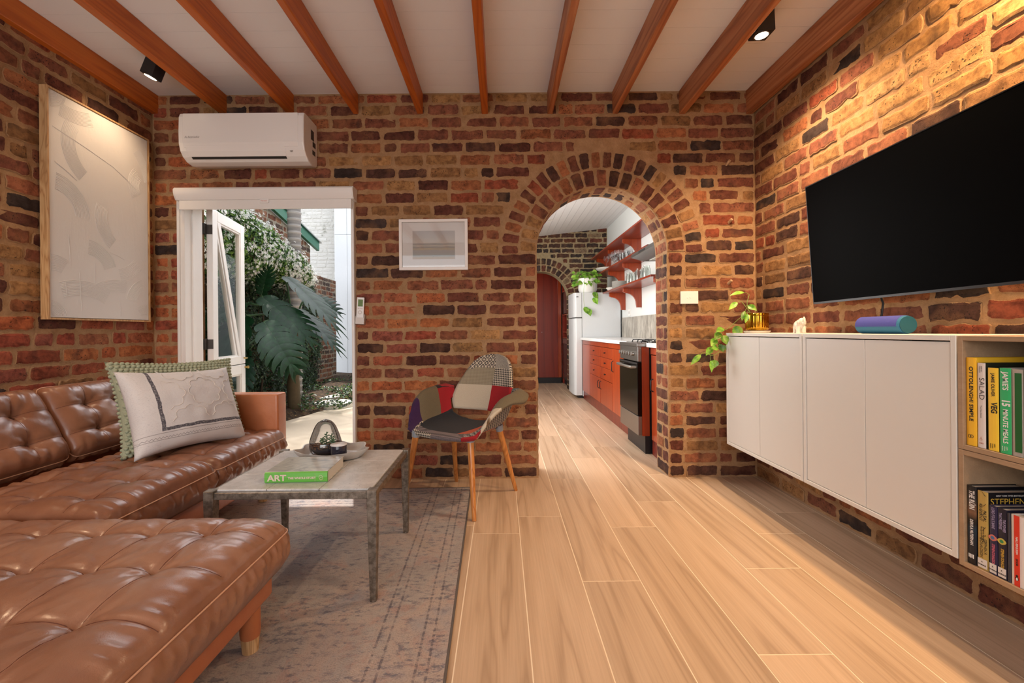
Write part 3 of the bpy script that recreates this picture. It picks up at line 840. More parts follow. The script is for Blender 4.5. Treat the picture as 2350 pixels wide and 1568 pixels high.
# ------------------------------------------------ coffee table with stone tiles
ct = world('coffee_table', 'metal framed coffee table with pale stone tile top on the rug', 'table', (-.78, 1.89, .0085))
x0, x1, y0, y1 = -1.10, -.472, 1.615, 2.19; zt = .424
t = NT('weathered_bronze'); v = t.coord('Object')
t.base(t.mix(t.ramp(t.noise(v, 40, 6, .7), [(.4, 0.0), (.62, 1.0)]), '6d6358', '9b9184')); t.set(Roughness=.42, Metallic=.75); M_BRONZE = t.m
fr = MB()
fr.box(x0, x1, y0, y0+.024, zt-.032, zt-.006).box(x0, x1, y1-.024, y1, zt-.032, zt-.006).box(x0, x0+.024, y0, y1, zt-.032, zt-.006).box(x1-.024, x1, y0, y1, zt-.032, zt-.006)
fr.build('frame', M_BRONZE, ct, bevel=.0015, seg=1)
for (cx, cy) in ((x0+.012, y0+.012), (x1-.012, y0+.012), (x1-.012, y1-.012), (x0+.012, y1-.012)):
    m = MB(); a, b = .0185, .0115
    V = [(cx+sx*r, cy+sy*r, z) for z, r in ((.0085, b), (zt-.05, a), (zt+.001, a)) for sx, sy in ((-1, -1), (1, -1), (1, 1), (-1, 1))]
    m.add(V, [(3, 2, 1, 0), (8, 9, 10, 11)]+[(4*k+i, 4*k+(i+1) % 4, 4*k+4+(i+1) % 4, 4*k+4+i) for k in range(2) for i in range(4)])
    lg = m.build('leg', M_BRONZE, ct, bevel=.0015, seg=1)
    MB().cyl((cx, cy, .0085), (cx, cy, .014), .0125, n=12).build('foot', M_STEEL, lg, smooth=True)
t = NT('tabletop_stone'); v = t.coord('Object'); oi = t.n('ShaderNodeObjectInfo')
st = t.mix(t.ramp(t.noise(v, 14, 7, .75), [(.4, 0.0), (.65, 1.0)]), 'b9b7b4', 'd4d2d0')
st = t.mix(t.ramp(t.voro(v, 70), [(.08, .8), (.16, 0.0)]), st, '6f675c')
t.base(st); t.bump(t.noise(v, 50, 5, .6), .12, .003); t.set(Roughness=.30)
M_TILE = t.m
box('tile_bed', flat('tile_joint', '5a5148', .8), ct, x0+.022, x1-.022, y0+.022, y1-.022, zt-.02, zt-.004)
for i in range(3):
    for j in range(3):
        a, b = x0+.018+(x1-x0-.036)*i/3, x0+.018+(x1-x0-.036)*(i+1)/3
        c, d = y0+.018+(y1-y0-.036)*j/3, y0+.018+(y1-y0-.036)*(j+1)/3
        box('tile', M_TILE, ct, a+.0009, b-.0009, c+.0009, d-.0009, zt-.018, zt+random.uniform(-.0004, .0004), bevel=.0012, seg=1)
TT = zt+.0006

# text helper ------------------------------------------------
def text(name, body, mat, parent, size, M, bold=.0, xs=1.0, align='LEFT', ext=.0002, font=None):
    cu = bpy.data.curves.new(name, 'FONT'); cu.body = body; cu.size = size; cu.align_x = align; cu.align_y = 'BOTTOM_BASELINE' if False else 'CENTER'
    cu.extrude = ext; cu.offset = bold; cu.resolution_u = 3
    cu.materials.append(mat)
    tmp = bpy.data.objects.new(name, cu); COL.objects.link(tmp)
    me = bpy.data.meshes.new_from_object(tmp); bpy.data.objects.remove(tmp); bpy.data.curves.remove(cu)
    Mo = Matrix.Translation(-OFF[parent]) if parent in OFF else Matrix()
    me.transform(Mo @ M @ Matrix.Diagonal((xs, 1, 1, 1)))
    o = bpy.data.objects.new(name, me); COL.objects.link(o); o.parent = parent
    return o
def frameM(origin, x, y):
    x = Vector(x).normalized(); y = Vector(y).normalized(); z = x.cross(y)
    return Matrix.Translation(origin) @ Matrix((x, y, z)).transposed().to_4x4()

def cr(pts, n):
    """Catmull-Rom through control points"""
    P = [Vector(p) for p in pts]; P = [P[0]*2-P[1]]+P+[P[-1]*2-P[-2]]; out = []; m = len(P)-3
    for k in range(n+1):
        s = k/n*m; i = min(int(s), m-1); f = s-i; a, b, c, d = P[i:i+4]
        out.append(.5*((2*b)+(c-a)*f+(2*a-5*b+4*c-d)*f*f+(3*b-a-3*c+d)*f**3))
    return out
# ------------------------------------------------ things on the coffee table
M_PAGES = flat('book_pages', 'dcd6ca', .8, var=.06, scale=300)
M_GREENBK = flat('green_cover', '63b044', .35, var=.03)
M_TXT_PALE = flat('pale_print', 'd9c4b4', .5)
t = NT('art_cover'); v = t.coord('Object', (1, 2.5, 1)); t.base(t.ramp(t.noise(v, 9, 5, .6, .6), [(.35, 'b9bcb6'), (.5, 'd5d3cc'), (.65, 'a5aaa6')])); t.set(Roughness=.16, Coat_Weight=.6, Coat_Roughness=.08); M_ARTCV = t.m
# spine runs from pixel (605,1100) to (750,1098)
bk = thing('book', 'thick art book with bright green spine lying on the coffee table', 'book', (-.808, 1.80, TT), math.radians(2.5))
BL, BD, BT = .240, .205, .044
def thick_book(root, L, D, T, spine, cover, pages):
    """lying book, spine on the -y side"""
    MB().box(-L/2+.003, L/2-.003, -D/2+.006, D/2-.003, .003, T-.003).build('pages', pages, root)
    MB().box(-L/2, L/2, -D/2+.004, D/2, T-.003, T).build('front_cover', cover, root, bevel=.0008, seg=1)
    MB().box(-L/2, L/2, -D/2+.004, D/2, 0, .003).build('back_cover', cover, root, bevel=.0008, seg=1)
    pr = [(-D/2+.005, 0), (-D/2-.001, T*.12), (-D/2-.003, T*.5), (-D/2-.001, T*.88), (-D/2+.005, T), (-D/2+.008, T-.003), (-D/2+.008, .003)]
    return MB().prism(pr, 'x', -L/2, L/2).build('spine', spine, root)
sp_ = thick_book(bk, BL, BD, BT, M_GREENBK, M_ARTCV, M_PAGES)
yS = -BD/2-.0036
text('title', 'ART', M_TXT_PALE, sp_, .033, frameM((-BL/2+.012, yS, BT*.47), (1, 0, 0), (0, 0, 1)), bold=.0010, xs=1.15)
text('subtitle', 'THE WHOLE STORY', M_TXT_PALE, sp_, .0112, frameM((-BL/2+.090, yS, BT*.45), (1, 0, 0), (0, 0, 1)), bold=.0005, xs=1.05)
MB().box(BL/2-.047, BL/2-.0465, yS, yS+.001, .006, BT-.006).build('rule', M_TXT_PALE, sp_)
MB().tube([(BL/2-.024+.007*math.cos(a)*(1-.2*math.sin(2*a)), yS+.0004, BT*.45+.009*math.sin(a)) for a in np.linspace(0, 2*PI, 20)], .0009, 5).tube([(BL/2-.027, yS+.0004, BT*.42), (BL/2-.024, yS+.0004, BT*.5), (BL/2-.021, yS+.0004, BT*.42)], .0009, 5).build('emblem', M_TXT_PALE, sp_)

# scalloped ceramic tray
M_TRAY = flat('grey_ceramic', 'b9b2aa', .28, var=.04)
tr = thing('tray', 'wavy edged grey ceramic tray on the coffee table', 'tray', (-.80, 2.055, TT))
def tray_ring(rx, ry, z, wav, n=72):
    return [(rx*math.cos(a)*(1+wav*math.cos(7*a+.6)), ry*math.sin(a)*(1+wav*math.cos(7*a+.6)), z+wav*.05*math.cos(7*a+.6)) for a in [2*PI*i/n for i in range(n)]]
rings = [(.0, .0, .004, 0), (.11, .075, .004, 0), (.13, .09, .008, .02), (.150, .112, .026, .06), (.158, .119, .040, .075), (.164, .124, .0405, .075), (.156, .117, .024, .06), (.138, .098, .004, .03), (.11, .08, 0, 0), (0, 0, 0, 0)]
P = []
for rx, ry, z, wv_ in rings:
    rr = tray_ring(max(rx, 1e-4), max(ry, 1e-4), z, wv_); P.append(rr+[rr[0]])
MB().grid(P).build('dish', M_TRAY, tr, smooth=True)
# terrarium
gl_smoke = glass_mat('smoked_glass', (.72, .70, .72, 1), .02, .06)
tx, ty = -.840, 2.075
te = thing('terrarium', 'smoked glass terrarium with slanted opening on the tray', 'terrarium', (tx, ty, TT+.0045)); te.scale = (1.28, 1.28, 1.12)
prof = [(p[0], p[1]) for p in cr([Vector((a_, b_, 0)) for a_, b_ in ((.022, 0), (.040, .002), (.052, .018), (.057, .040), (.053, .068), (.044, .098), (.034, .124), (.020, .142), (.004, .150))], 40)]
n = 72; V = []; F = []
for r, z in prof:
    for k in range(n):
        a = 2*PI*k/n; V.append((r*math.cos(a), r*math.sin(a), z))
m = len(prof)
for i in range(m-1):
    for k in range(n):
        j = (k+1) % n; a = 2*PI*(k+.5)/n
        if .0525 < prof[i][1] < .140 and math.sin(a) < -.25-.5*max(0, (.070-prof[i][1])/.018)**2: continue
        F.append((i*n+k, i*n+j, (i+1)*n+j, (i+1)*n+k))
o = from_arrays('glass_body', V, F, gl_smoke, te, smooth=True)
F0 = MB()
rim = []
for i in [q for q in range(m) if .056 < prof[q][1] < .141]:
    r, z = prof[i]; a = math.asin(max(-1, -.25-.5*max(0, (.070-z)/.018)**2)); rim.append((r*math.cos(a), r*math.sin(a), z))
rim2 = [(-p[0], p[1], p[2]) for p in rim][::-1]
F0.tube(rim+[(0, -.004, .143)]+rim2+[(-.030, -.0455, .0540), (0, -.0555, .0530), (.030, -.0455, .0540)], .0015, 6, closed=True)
F0.build('glass_rim', flat('glass_rim', '3c3836', .08), te, smooth=True)
MB().lathe([(.0, .010), (.035, .010), (.050, .024), (.052, .030), (0, .032)], n=24).build('dark_sand', flat('dark_sand', '3a3f4a', .8, var=.2), te, smooth=True)
sm = MB()
for i in range(150):
    a = random.random()*6.28; r = .05*math.sqrt(random.random()); s_ = random.uniform(.002, .0045)
    sm.sphere((r*math.cos(a), r*math.sin(a), .033+random.random()*.012), s_, 4, 1, random.uniform(.6, 1), .7)
o = sm.build('pebbles', flat('pebbles', '7d6047', .8, var=.6, scale=90), te, fix=False); o['kind'] = 'stuff'
M_SUCC = flat('succulent', '4f6a4c', .5, var=.3, scale=60)
for (px, py, hh) in ((.018, .01, .045), (-.012, .0, .03), (.03, -.008, .03), (-.005, .02, .05)):
    s_ = MB()
    for k in range(12):
        a = k*2.4; r = .010*(1-.4*k/12); z = .042+hh*k/14
        p = Vector((px, py, z)); d = Vector((math.cos(a)*r*1.6, math.sin(a)*r*1.6, .007))
        s_.tube([p, p+d*.6+Vector((0, 0, .002)), p+d], [.0012, .0028, .0004], 5)
    s_.tube([(px, py, .036), (px, py, .042+hh)], .001, 5)
    s_.build('succulent', M_SUCC, te, smooth=True, fix=False)
# candle
ca = thing('candle', 'dark blue glass candle with white lid beside the terrarium', 'candle', (-.748, 1.995, TT+.0045))
MB().lathe([(0, 0), (.034, 0), (.036, .002), (.036, .066), (.034, .066), (.034, .004), (0, .004)], n=40).build('jar', flat('navy_glass', '23222f', .08, Coat_Weight=.5), ca, smooth=True)
MB().lathe([(0, .0665), (.0365, .0665), (.0365, .070), (.035, .071), (0, .071)], n=40).build('lid', flat('lid_white', 'd8d5d3', .35), ca, smooth=True)

# ------------------------------------------------ patchwork chair
def patmat(name, kind, c1, c2, scale=60, bump=.4):
    t = NT(name); v = t.coord('Object')
    if kind == 'solid': col = t.mix(t.noise(v, 180, 3, .6), c1, c2)
    elif kind == 'hound':
        sp = t.n('ShaderNodeSeparateXYZ'); t.l(v, sp.inputs[0])
        a = t.math('ADD', t.math('MULTIPLY', sp.outputs[0], scale), t.math('MULTIPLY', sp.outputs[1], scale*.5)); b = t.math('MULTIPLY', sp.outputs[2], scale)
        fa = t.math('FRACT', a); fb = t.math('FRACT', b)
        m1 = t.math('LESS_THAN', fa, .5); m2 = t.math('LESS_THAN', fb, .5)
        both = t.math('MULTIPLY', m1, m2); xr = t.math('ABSOLUTE', t.math('SUBTRACT', m1, m2))
        dg = t.math('LESS_THAN', t.math('FRACT', t.math('MULTIPLY', t.math('ADD', a, b), 2)), .5)
        col = t.mix(t.math('MAXIMUM', both, t.math('MULTIPLY', xr, dg)), c1, c2)
    elif kind == 'weave':
        sp = t.n('ShaderNodeSeparateXYZ'); t.l(v, sp.inputs[0])
        a = t.math('MULTIPLY', sp.outputs[0], scale); b = t.math('MULTIPLY', sp.outputs[2], scale)
        ck = t.n('ShaderNodeTexChecker'); ck.inputs['Scale'].default_value = scale*.22; t.l(v, ck.inputs[0])
        s1 = t.math('LESS_THAN', t.math('FRACT', t.math('ADD', a, b)), .5); s2 = t.math('LESS_THAN', t.math('FRACT', t.math('SUBTRACT', a, b)), .5)
        mx = t.n('ShaderNodeMix', data_type='FLOAT'); t.l(ck.outputs['Fac'], mx.inputs[0]); t.l(s1, mx.inputs[2]); t.l(s2, mx.inputs[3])
        col = t.mix(mx.outputs[0], c1, c2)
    elif kind == 'flower':
        sp = t.n('ShaderNodeSeparateXYZ'); t.l(v, sp.inputs[0])
        a = t.math('MULTIPLY', t.math('ADD', sp.outputs[0], sp.outputs[2]), scale); b = t.math('MULTIPLY', t.math('SUBTRACT', sp.outputs[0], sp.outputs[2]), scale)
        fa = t.math('ABSOLUTE', t.math('SUBTRACT', t.math('FRACT', a), .5)); fb = t.math('ABSOLUTE', t.math('SUBTRACT', t.math('FRACT', b), .5))
        grid = t.math('GREATER_THAN', t.math('MAXIMUM', fa, fb), .43)
        cross = t.math('MULTIPLY', t.math('LESS_THAN', t.math('MINIMUM', t.math('MINIMUM', fa, fb), t.math('ABSOLUTE', t.math('SUBTRACT', fa, fb))), .035), t.math('LESS_THAN', t.math('MAXIMUM', fa, fb), .38))
        col = t.mix(t.math('MAXIMUM', grid, cross), c1, c2)
    elif kind == 'swirl':
        rg = t.n('ShaderNodeTexWave', wave_type='RINGS'); rg.inputs['Scale'].default_value = scale; rg.inputs['Distortion'].default_value = 6; t.l(v, rg.inputs[0])
        col = t.mix(t.math('GREATER_THAN', rg.outputs['Fac'], .72), c1, c2)
    t.base(col); t.bump(t.noise(v, 260, 2, .6), bump, .003); t.set(Roughness=.95, Sheen_Weight=.05)
    return t.m
PM = [patmat('patch_flower', 'flower', '26232a', 'cfc2ae', 22), patmat('patch_weave', 'weave', '1d1b20', 'd0c6b6', 150), patmat('patch_taupe', 'hound', '7d735f', '9a8f7a', 110),
      patmat('patch_houndstooth', 'hound', '17161b', 'c6bba9', 75), patmat('patch_cream', 'solid', 'b3a691', 'c4b8a4'), patmat('patch_red', 'solid', '8c1019', 'a01820'),
      patmat('patch_purple', 'solid', '2c1238', '3d1b4a'), patmat('patch_olive', 'solid', '5f5442', '75694f'), patmat('patch_black', 'solid', '17181c', '24252b'),
      patmat('patch_orange', 'solid', 'b0472a', 'c25a30'), patmat('patch_grey', 'hound', '3a3637', '85787a', 160), patmat('patch_swirl', 'swirl', '2c2020', '93282a', 9),
      patmat('patch_teal', 'solid', '3c6066', '527a80'), patmat('patch_black_grey', 'hound', '26262a', 'a59d92', 95)]
FLW, WEV, TAU, HND, CRM, RED, PUR, OLV, BLK, ORG, GRY, SWL, TEA, BGR = range(14)
ch = thing('armchair', 'patchwork fabric shell armchair on angled wooden legs against the brick wall', 'chair')
fx, fy = -.513, -.858
ch.matrix_world = Matrix.Translation((-.238, 2.615, 0)) @ Matrix(((.858, -fx, 0), (-.513, -fy, 0), (0, 0, 1))).to_4x4()
# local frame: x to the viewer's right, y towards the back, z up
# seat and arms: cross-sections from front to back, each from left arm tip over the pan to right arm tip
secs = [
 [(-.236, -.195, .448), (-.232, -.205, .440), (-.220, -.218, .432), (-.14, -.232, .424), (0, -.238, .420), (.14, -.232, .424), (.222, -.218, .432), (.236, -.205, .440), (.240, -.195, .448)],
 [(-.288, -.125, .540), (-.268, -.145, .515), (-.236, -.175, .462), (-.15, -.195, .434), (0, -.20, .428), (.15, -.195, .434), (.240, -.175, .466), (.278, -.15, .525), (.300, -.135, .550)],
 [(-.320, -.03, .598), (-.280, -.035, .618), (-.246, -.06, .525), (-.19, -.08, .446), (0, -.09, .430), (.19, -.08, .446), (.250, -.06, .525), (.288, -.04, .612), (.352, -.03, .604)],
 [(-.335, .09, .622), (-.285, .085, .640), (-.247, .07, .545), (-.20, .05, .452), (0, .04, .432), (.20, .05, .452), (.250, .07, .545), (.300, .08, .640), (.388, .075, .605)],
 [(-.305, .185, .640), (-.272, .18, .648), (-.238, .165, .560), (-.185, .14, .468), (0, .13, .440), (.185, .14, .468), (.240, .165, .560), (.285, .18, .650), (.350, .175, .628)],
 [(-.235, .225, .645), (-.226, .222, .640), (-.212, .21, .575), (-.165, .185, .498), (0, .17, .450), (.165, .185, .498), (.212, .21, .575), (.226, .222, .640), (.240, .225, .645)],
]
NA, NB = 30, 48
rowsC = [cr(s, NB) for s in secs]
Pg = [[None]*(NB+1) for _ in range(NA+1)]
for j in range(NB+1):
    col_ = cr([r[j] for r in rowsC], NA)
    for i in range(NA+1): Pg[i][j] = col_[i]
mb = MB(); V = [p for r in Pg for p in r]
F = []; MI = []
for i in range(NA):
    for j in range(NB):
        u, v_ = (i+.5)/NA, (j+.5)/NB
        if u > .86 and .24 < v_ < .76: continue          # the gap between seat and backrest
        F.append((i*(NB+1)+j, i*(NB+1)+j+1, (i+1)*(NB+1)+j+1, (i+1)*(NB+1)+j))
        if v_ < .34: m_ = (HND if v_ > .31 else PUR) if u < .34 else (OLV if u < .64 else (RED if v_ > .15 else SWL))
        elif v_ < .655:
            m_ = GRY if u < .26 else (BLK if v_ < .57 else ORG)
            if u < .14 and v_ < .45: m_ = HND
        elif v_ < .88: m_ = RED if u < .09 else BGR
        else: m_ = CRM if u < .3 else (OLV if u < .8 else TEA)
        MI.append(m_)
mb.add(V, F); mb.m = MI
o = mb.build('seat_shell', PM, ch, smooth=True, solid=.020, auto=False, fix=False)
# backrest: rows from bottom edge to crown
def bro(z, hw, yc, ys): return [(-hw, ys, z+.004), (-hw*.55, yc-(yc-ys)*.28, z), (0, yc, z), (hw*.55, yc-(yc-ys)*.28, z), (hw, ys, z+.004)]
brow = [bro(.500, .200, .235, .185), bro(.56, .222, .255, .198), bro(.635, .212, .285, .232), bro(.70, .188, .318, .272), bro(.75, .168, .342, .305), bro(.80, .138, .362, .338), bro(.835, .090, .374, .362), bro(.853, .025, .379, .377)]
NR, NC = 28, 24
rC = [cr(s, NC) for s in brow]; Pb = [[None]*(NC+1) for _ in range(NR+1)]
for j in range(NC+1):
    cc = cr([r[j] for r in rC], NR)
    for i in range(NR+1): Pb[i][j] = cc[i]
mb = MB(); mb.add([p for r in Pb for p in r], [(i*(NC+1)+j, i*(NC+1)+j+1, (i+1)*(NC+1)+j+1, (i+1)*(NC+1)+j) for i in range(NR) for j in range(NC)])
mi = []
for i in range(NR):
    for j in range(NC):
        z = Pb[i][j].z; left = j < NC*.55
        mi.append((CRM if left else RED) if z < .645 else ((TAU if left else HND) if z < .752 else (FLW if left else WEV)))
mb.m = mi
mb.build('backrest', PM, ch, smooth=True, solid=.024, auto=False, fix=False)
M_CHLEG = wood('beech_leg', 'a8652c', 'c27c3c', 'cf8b48', 'z', 1.6, .4, .5, coat=.3)
M_PLGREY = flat('grey_plastic', '8b9299', .4)
iM = ch.matrix_world.inverted()
feet = [((-.152, 2.318), (-.175, 2.40)), ((.085, 2.757), (-.02, 2.665)), ((-.31, 2.935), (-.315, 2.80)), ((-.575, 2.54), (-.497, 2.53))]
for (f, tpt) in feet:
    a = iM @ Vector((f[0], f[1], .0085 if f[0] < -.5 else 0)); b = iM @ Vector((tpt[0], tpt[1], .425))
    MB().tube([a, a.lerp(b, .5), b], [.0115, .0165, .019], 16).build('leg', M_CHLEG, ch, smooth=True)
    MB().tube([a.lerp(b, .94), b+Vector((0, 0, .012))], [.022, .026], 16).build('leg_socket', M_PLGREY, ch, smooth=True)
br = [iM @ Vector((t_[0], t_[1], .428)) for _, t_ in feet]
MB().tube(br, .010, 8, closed=True).build('underframe', M_PLGREY, ch, smooth=True)
# ------------------------------------------------ wall-hung white cabinets
M_CAB = flat('cabinet_lacquer', 'dad7d1', .38, var=.01)
M_CABT = flat('cabinet_top', 'ded6cc', .4)
M_DARKGAP = flat('dark_gap', '2a2725', .9)
XF = 1.425
def cabinet(loc_y, y0, y1, label):
    c = world('wall_cabinet', label, 'cabinet', (XF, loc_y, .28), 'white wall-hung cabinets')
    z0, z1, xb, T = .283, .985, 1.742, .018
    box('side_panel', M_CAB, c, XF, xb, y0+.0008, y0+T, z0, z1, .0012, 1); box('side_panel', M_CAB, c, XF, xb, y1-T, y1-.0008, z0, z1, .0012, 1)
    box('top_panel', M_CAB, c, XF, xb, y0+T, y1-T, z1-T, z1, .0012, 1); box('bottom_panel', M_CAB, c, XF, xb, y0+T, y1-T, z0, z0+T, .0012, 1)
    box('back_panel', M_CAB, c, xb-.006, xb, y0+T, y1-T, z0+T, z1-T)
    ym = (y0+y1)/2
    box('door', M_CAB, c, XF+.004, XF+.022, y0+T+.002, ym-.0012, z0+T+.002, z1-T-.004, .0012, 1)
    box('door', M_CAB, c, XF+.004, XF+.022, ym+.0012, y1-T-.002, z0+T+.002, z1-T-.004, .0012, 1)
    return c
cabinet(2.41, 2.066, 2.764, 'white two-door wall cabinet with the potted vine on top, nearest the brick corner')
cabinet(1.71, 1.366, 2.062, 'white two-door wall cabinet between the first cabinet and the bookshelf cubes')
M_SHELFW = wood('cube_wood', '8d7258', 'a88b6c', 'b59778', 'y', 1.5, .55, .9, ringsc=(5, 5), stretch=.06, contrast=.3)
def cube(z0, z1, label):
    c = world('shelf_cube', label, 'shelf', (XF, 1.19, z0), 'open wooden shelf cubes')
    y0, y1, xb, T = 1.012, 1.362, 1.742, .0155
    box('side_panel', M_SHELFW, c, XF, xb, y1-T, y1, z0, z1, .001, 1); box('side_panel', M_SHELFW, c, XF, xb, y0, y0+T, z0, z1, .001, 1)
    box('top_panel', M_SHELFW, c, XF, xb, y0+T, y1-T, z1-T, z1, .001, 1); box('bottom_panel', M_SHELFW, c, XF, xb, y0+T, y1-T, z0, z0+T, .001, 1)
    box('back_panel', M_SHELFW, c, xb-.006, xb, y0+T, y1-T, z0+T, z1-T)
cube(.632, .983, 'upper open oak shelf cube holding the cookbooks')
cube(.270, .6305, 'lower open oak shelf cube holding the paperbacks')

# ------------------------------------------------ books (spines look at the room)
def stand_book(label, y0, y1, z0, hgt, spine, cover, xs=1.432, depth=.19, texts=(), group=None, pages=None, extra=None, name='book', lean=0):
    T = y0-y1
    b = world(name, label, 'book', (xs, (y0+y1)/2, z0), group)
    pg = MB().box(xs+.004, xs+depth-.004, y1+.0025, y0-.0025, z0+.003, z0+hgt-.003).build('pages', pages or M_PAGES, b)
    cv = MB().box(xs+.003, xs+depth, y1, y1+.0022, z0, z0+hgt).box(xs+.003, xs+depth, y0-.0022, y0, z0, z0+hgt).build('cover', cover, b)
    n = 6; prof = [(xs+.0035, y1), (xs+.001, y1+T*.04), (xs-.0004, y1+T*.2), (xs-.0008, y1+T*.5), (xs-.0004, y1+T*.8), (xs+.001, y0-T*.04), (xs+.0035, y0)]
    sp = MB().prism(prof[::-1], 'z', z0, z0+hgt).build('spine', spine, b)
    for (body, size, fz, fy, mat, bold, xsc) in texts:
        # reads top to bottom
        M = frameM((xs-.0012, y1+T*fy-size*.10, z0+hgt*fz), (0, 0, -1), (0, -1, 0))
        text('title', body, mat, sp, size, M, bold=bold, xs=xsc)
    if extra: extra(b, sp, cv, xs, y0, y1, z0, hgt)
    return b
M_YEL = flat('yellow_cloth', 'f0b92c', .55, var=.03); M_YEL2 = flat('yellow_spine', 'f3c83c', .5, var=.02); M_MINT = flat('mint_spine', '35b26c', .45, var=.02)
M_INK = flat('black_print', '1c1b1a', .6); M_WPRINT = flat('white_print', 'e9e7e2', .6); M_OLDW = flat('offwhite_spine', 'ddd2cc', .5); M_GREYP = flat('grey_print', '77706c', .6)
M_ORGP = flat('orange_print', 'b4745a', .6); M_GRN = flat('forest_green', '0f5c22', .5, var=.05); M_PHOTO = flat('leafy_photo', '24261c', .4, var=.8, scale=60)
M_GREYCV = flat('grey_cover', 'a89f95', .5)
ZU = .6485; G1 = 'cookbooks in the upper shelf cube'
def deco_otto(b, sp, cv, xs, y0, y1, z0, h):
    yc = (y0+y1)/2
    MB().tube([(xs-.001, yc+.004*math.cos(a)+.003, z0+.028+.005*math.sin(a)) for a in np.linspace(0, 6.28, 14)], .0006, 5).tube([(xs-.001, yc-.003+.004*math.cos(a), z0+.028+.005*math.sin(a)) for a in np.linspace(0, 6.28, 14)], .0006, 5).build('emblem', M_INK, sp)
stand_book('yellow cloth cookbook at the left end of the upper cube', 1.3445, 1.316, ZU, .268, M_YEL, M_YEL, depth=.195, group=G1,
           texts=[('OTTOLENGHI SIMPLE', .0155, .90, .50, M_INK, .0003, 1.12)], extra=deco_otto)
def deco_tree(b, sp, cv, xs, y0, y1, z0, h):
    yc = (y0+y1)/2
    MB().tube([(xs-.001, yc, z0+.020), (xs-.001, yc, z0+.034)], .0004, 4).tube([(xs-.001, yc-.004, z0+.024), (xs-.001, yc, z0+.031), (xs-.001, yc+.004, z0+.024)], .0004, 4).build('emblem', M_ORGP, sp)
    text('publisher', 'A&U', M_ORGP, sp, .006, frameM((xs-.0012, yc+.0045, z0+.014), (0, -1, 0), (0, 0, 1)), align='LEFT')
stand_book('white salad cookbook with thin serif lettering', 1.3125, 1.2915, ZU, .2535, M_OLDW, M_PHOTO, depth=.2, group=G1,
           texts=[('SALAD', .021, .83, .48, M_INK, -.0003, 1.05), ('Two Raw Sisters', .0055, .50, .5, M_GREYP, 0, 1), ('THE DELICIOUS', .0036, .965, .64, M_GREYP, 0, .8), ('RECIPES FOR', .0036, .965, .40, M_GREYP, 0, .8)], extra=deco_tree)
stand_book('yellow vegetable cookbook with bold black title', 1.2845, 1.2575, ZU, .2415, M_YEL2, M_PHOTO, depth=.195, group=G1,
           texts=[('JAMIE OLIVER', .0115, .935, .5, M_INK, .0002, .98), ('VEG', .022, .585, .45, M_INK, .0006, .80), ('PENGUIN', .0036, .085, .72, M_INK, 0, .9), ('MICHAEL', .0036, .085, .52, M_INK, 0, .9), ('JOSEPH', .0036, .085, .32, M_INK, 0, .9)])
stand_book('mint green quick meals cookbook', 1.2545, 1.2265, ZU, .2435, M_MINT, M_GREYCV, depth=.195, group=G1,
           texts=[("JAMIE'S", .0195, .955, .5, M_WPRINT, .0004, .86), ('15', .027, .635, .5, M_WPRINT, .0010, .75), ('MINUTE MEALS', .0175, .52, .5, M_WPRINT, .0003, .82), ('PENGUIN', .0036, .085, .72, M_WPRINT, 0, .9), ('MICHAEL', .0036, .085, .52, M_WPRINT, 0, .9), ('JOSEPH', .0036, .085, .32, M_WPRINT, 0, .9)])
stand_book('grey bound book with a forest green cover panel', 1.2235, 1.1985, ZU, .242, M_GREYCV, M_GREYCV, depth=.2, group=G1,
           extra=lambda b, sp, cv, xs, y0, y1, z0, h: MB().box(xs-.0015, xs-.0002, y1+.001, y1+.0165, z0+.012, z0+h-.010).build('cover_panel', M_GRN, sp))
stand_book('dark green hardback at the right end of the upper cube', 1.196, 1.165, ZU, .245, M_GRN, M_GRN, depth=.2, group=G1)
for k_, (ya, yb, hh, mat_) in enumerate(((1.162, 1.13, .26, 'b8a88c'), (1.127, 1.10, .24, '5a2f2c'), (1.097, 1.062, .25, '3a4a5c'))):
    stand_book(('tan', 'maroon', 'slate blue')[k_]+' hardback beyond the green book in the upper cube', ya, yb, ZU, hh, flat('hardback%d' % k_, mat_, .6), flat('hardback_cover%d' % k_, mat_, .6), group=G1)
ZL = .2862; G2 = 'paperbacks in the lower shelf cube'
t = NT('ruin_spine'); v = t.coord('Object'); sp_z = t.n('ShaderNodeSeparateXYZ'); t.l(v, sp_z.inputs[0])
t.base(t.ramp(t.math('MULTIPLY', sp_z.outputs[2], 4.2), [(0, '0d1016'), (.30, '14212e'), (.46, '1c3444'), (.52, '16181c'), (.58, '2c2620'), (.66, '7d5a42'), (.82, '3a3836'), (1, '14171c')])); t.set(Roughness=.4); M_RUIN = t.m
M_BLKCV = flat('black_cover', '15151a', .4); M_OLIVE = flat('olive_gold_spine', 'b99b52', .5, var=.12, scale=30); M_NAVY = flat('navy_spine', '272445', .45, var=.1); M_NIGHT = flat('dark_navy_spine', '1b1a2c', .45)
M_LBL = flat('library_label', 'd9d4cf', .6); M_GOLDP = flat('gold_print', 'd0a840', .5); M_PINKP = flat('pink_print', 'd06a80', .5); M_LILAC = flat('lilac_print', 'b4a9cc', .5); M_REDSP = flat('red_stripe', 'd8341f', .5)
def label_f(lines=('F.', 'DONA:S')):
    def f(b, sp, cv, xs, y0, y1, z0, h):
        yc = (y0+y1)/2
        lb = MB().box(xs-.0016, xs-.0006, y1+.0015, y0-.0015, z0+.004, z0+.031).build('library_label', M_LBL, sp, bevel=.0004)
        text('lettering', lines[0], M_INK, sp, .006, frameM((xs-.0019, yc+.002, z0+.022), (0, -1, 0), (0, 0, 1)), bold=.0001)
        text('lettering', lines[1], M_INK, sp, .006, frameM((xs-.0019, yc, z0+.013), (0, -1, 0), (0, 0, 1)), bold=.0001, align='CENTER', xs=.95)
    return f
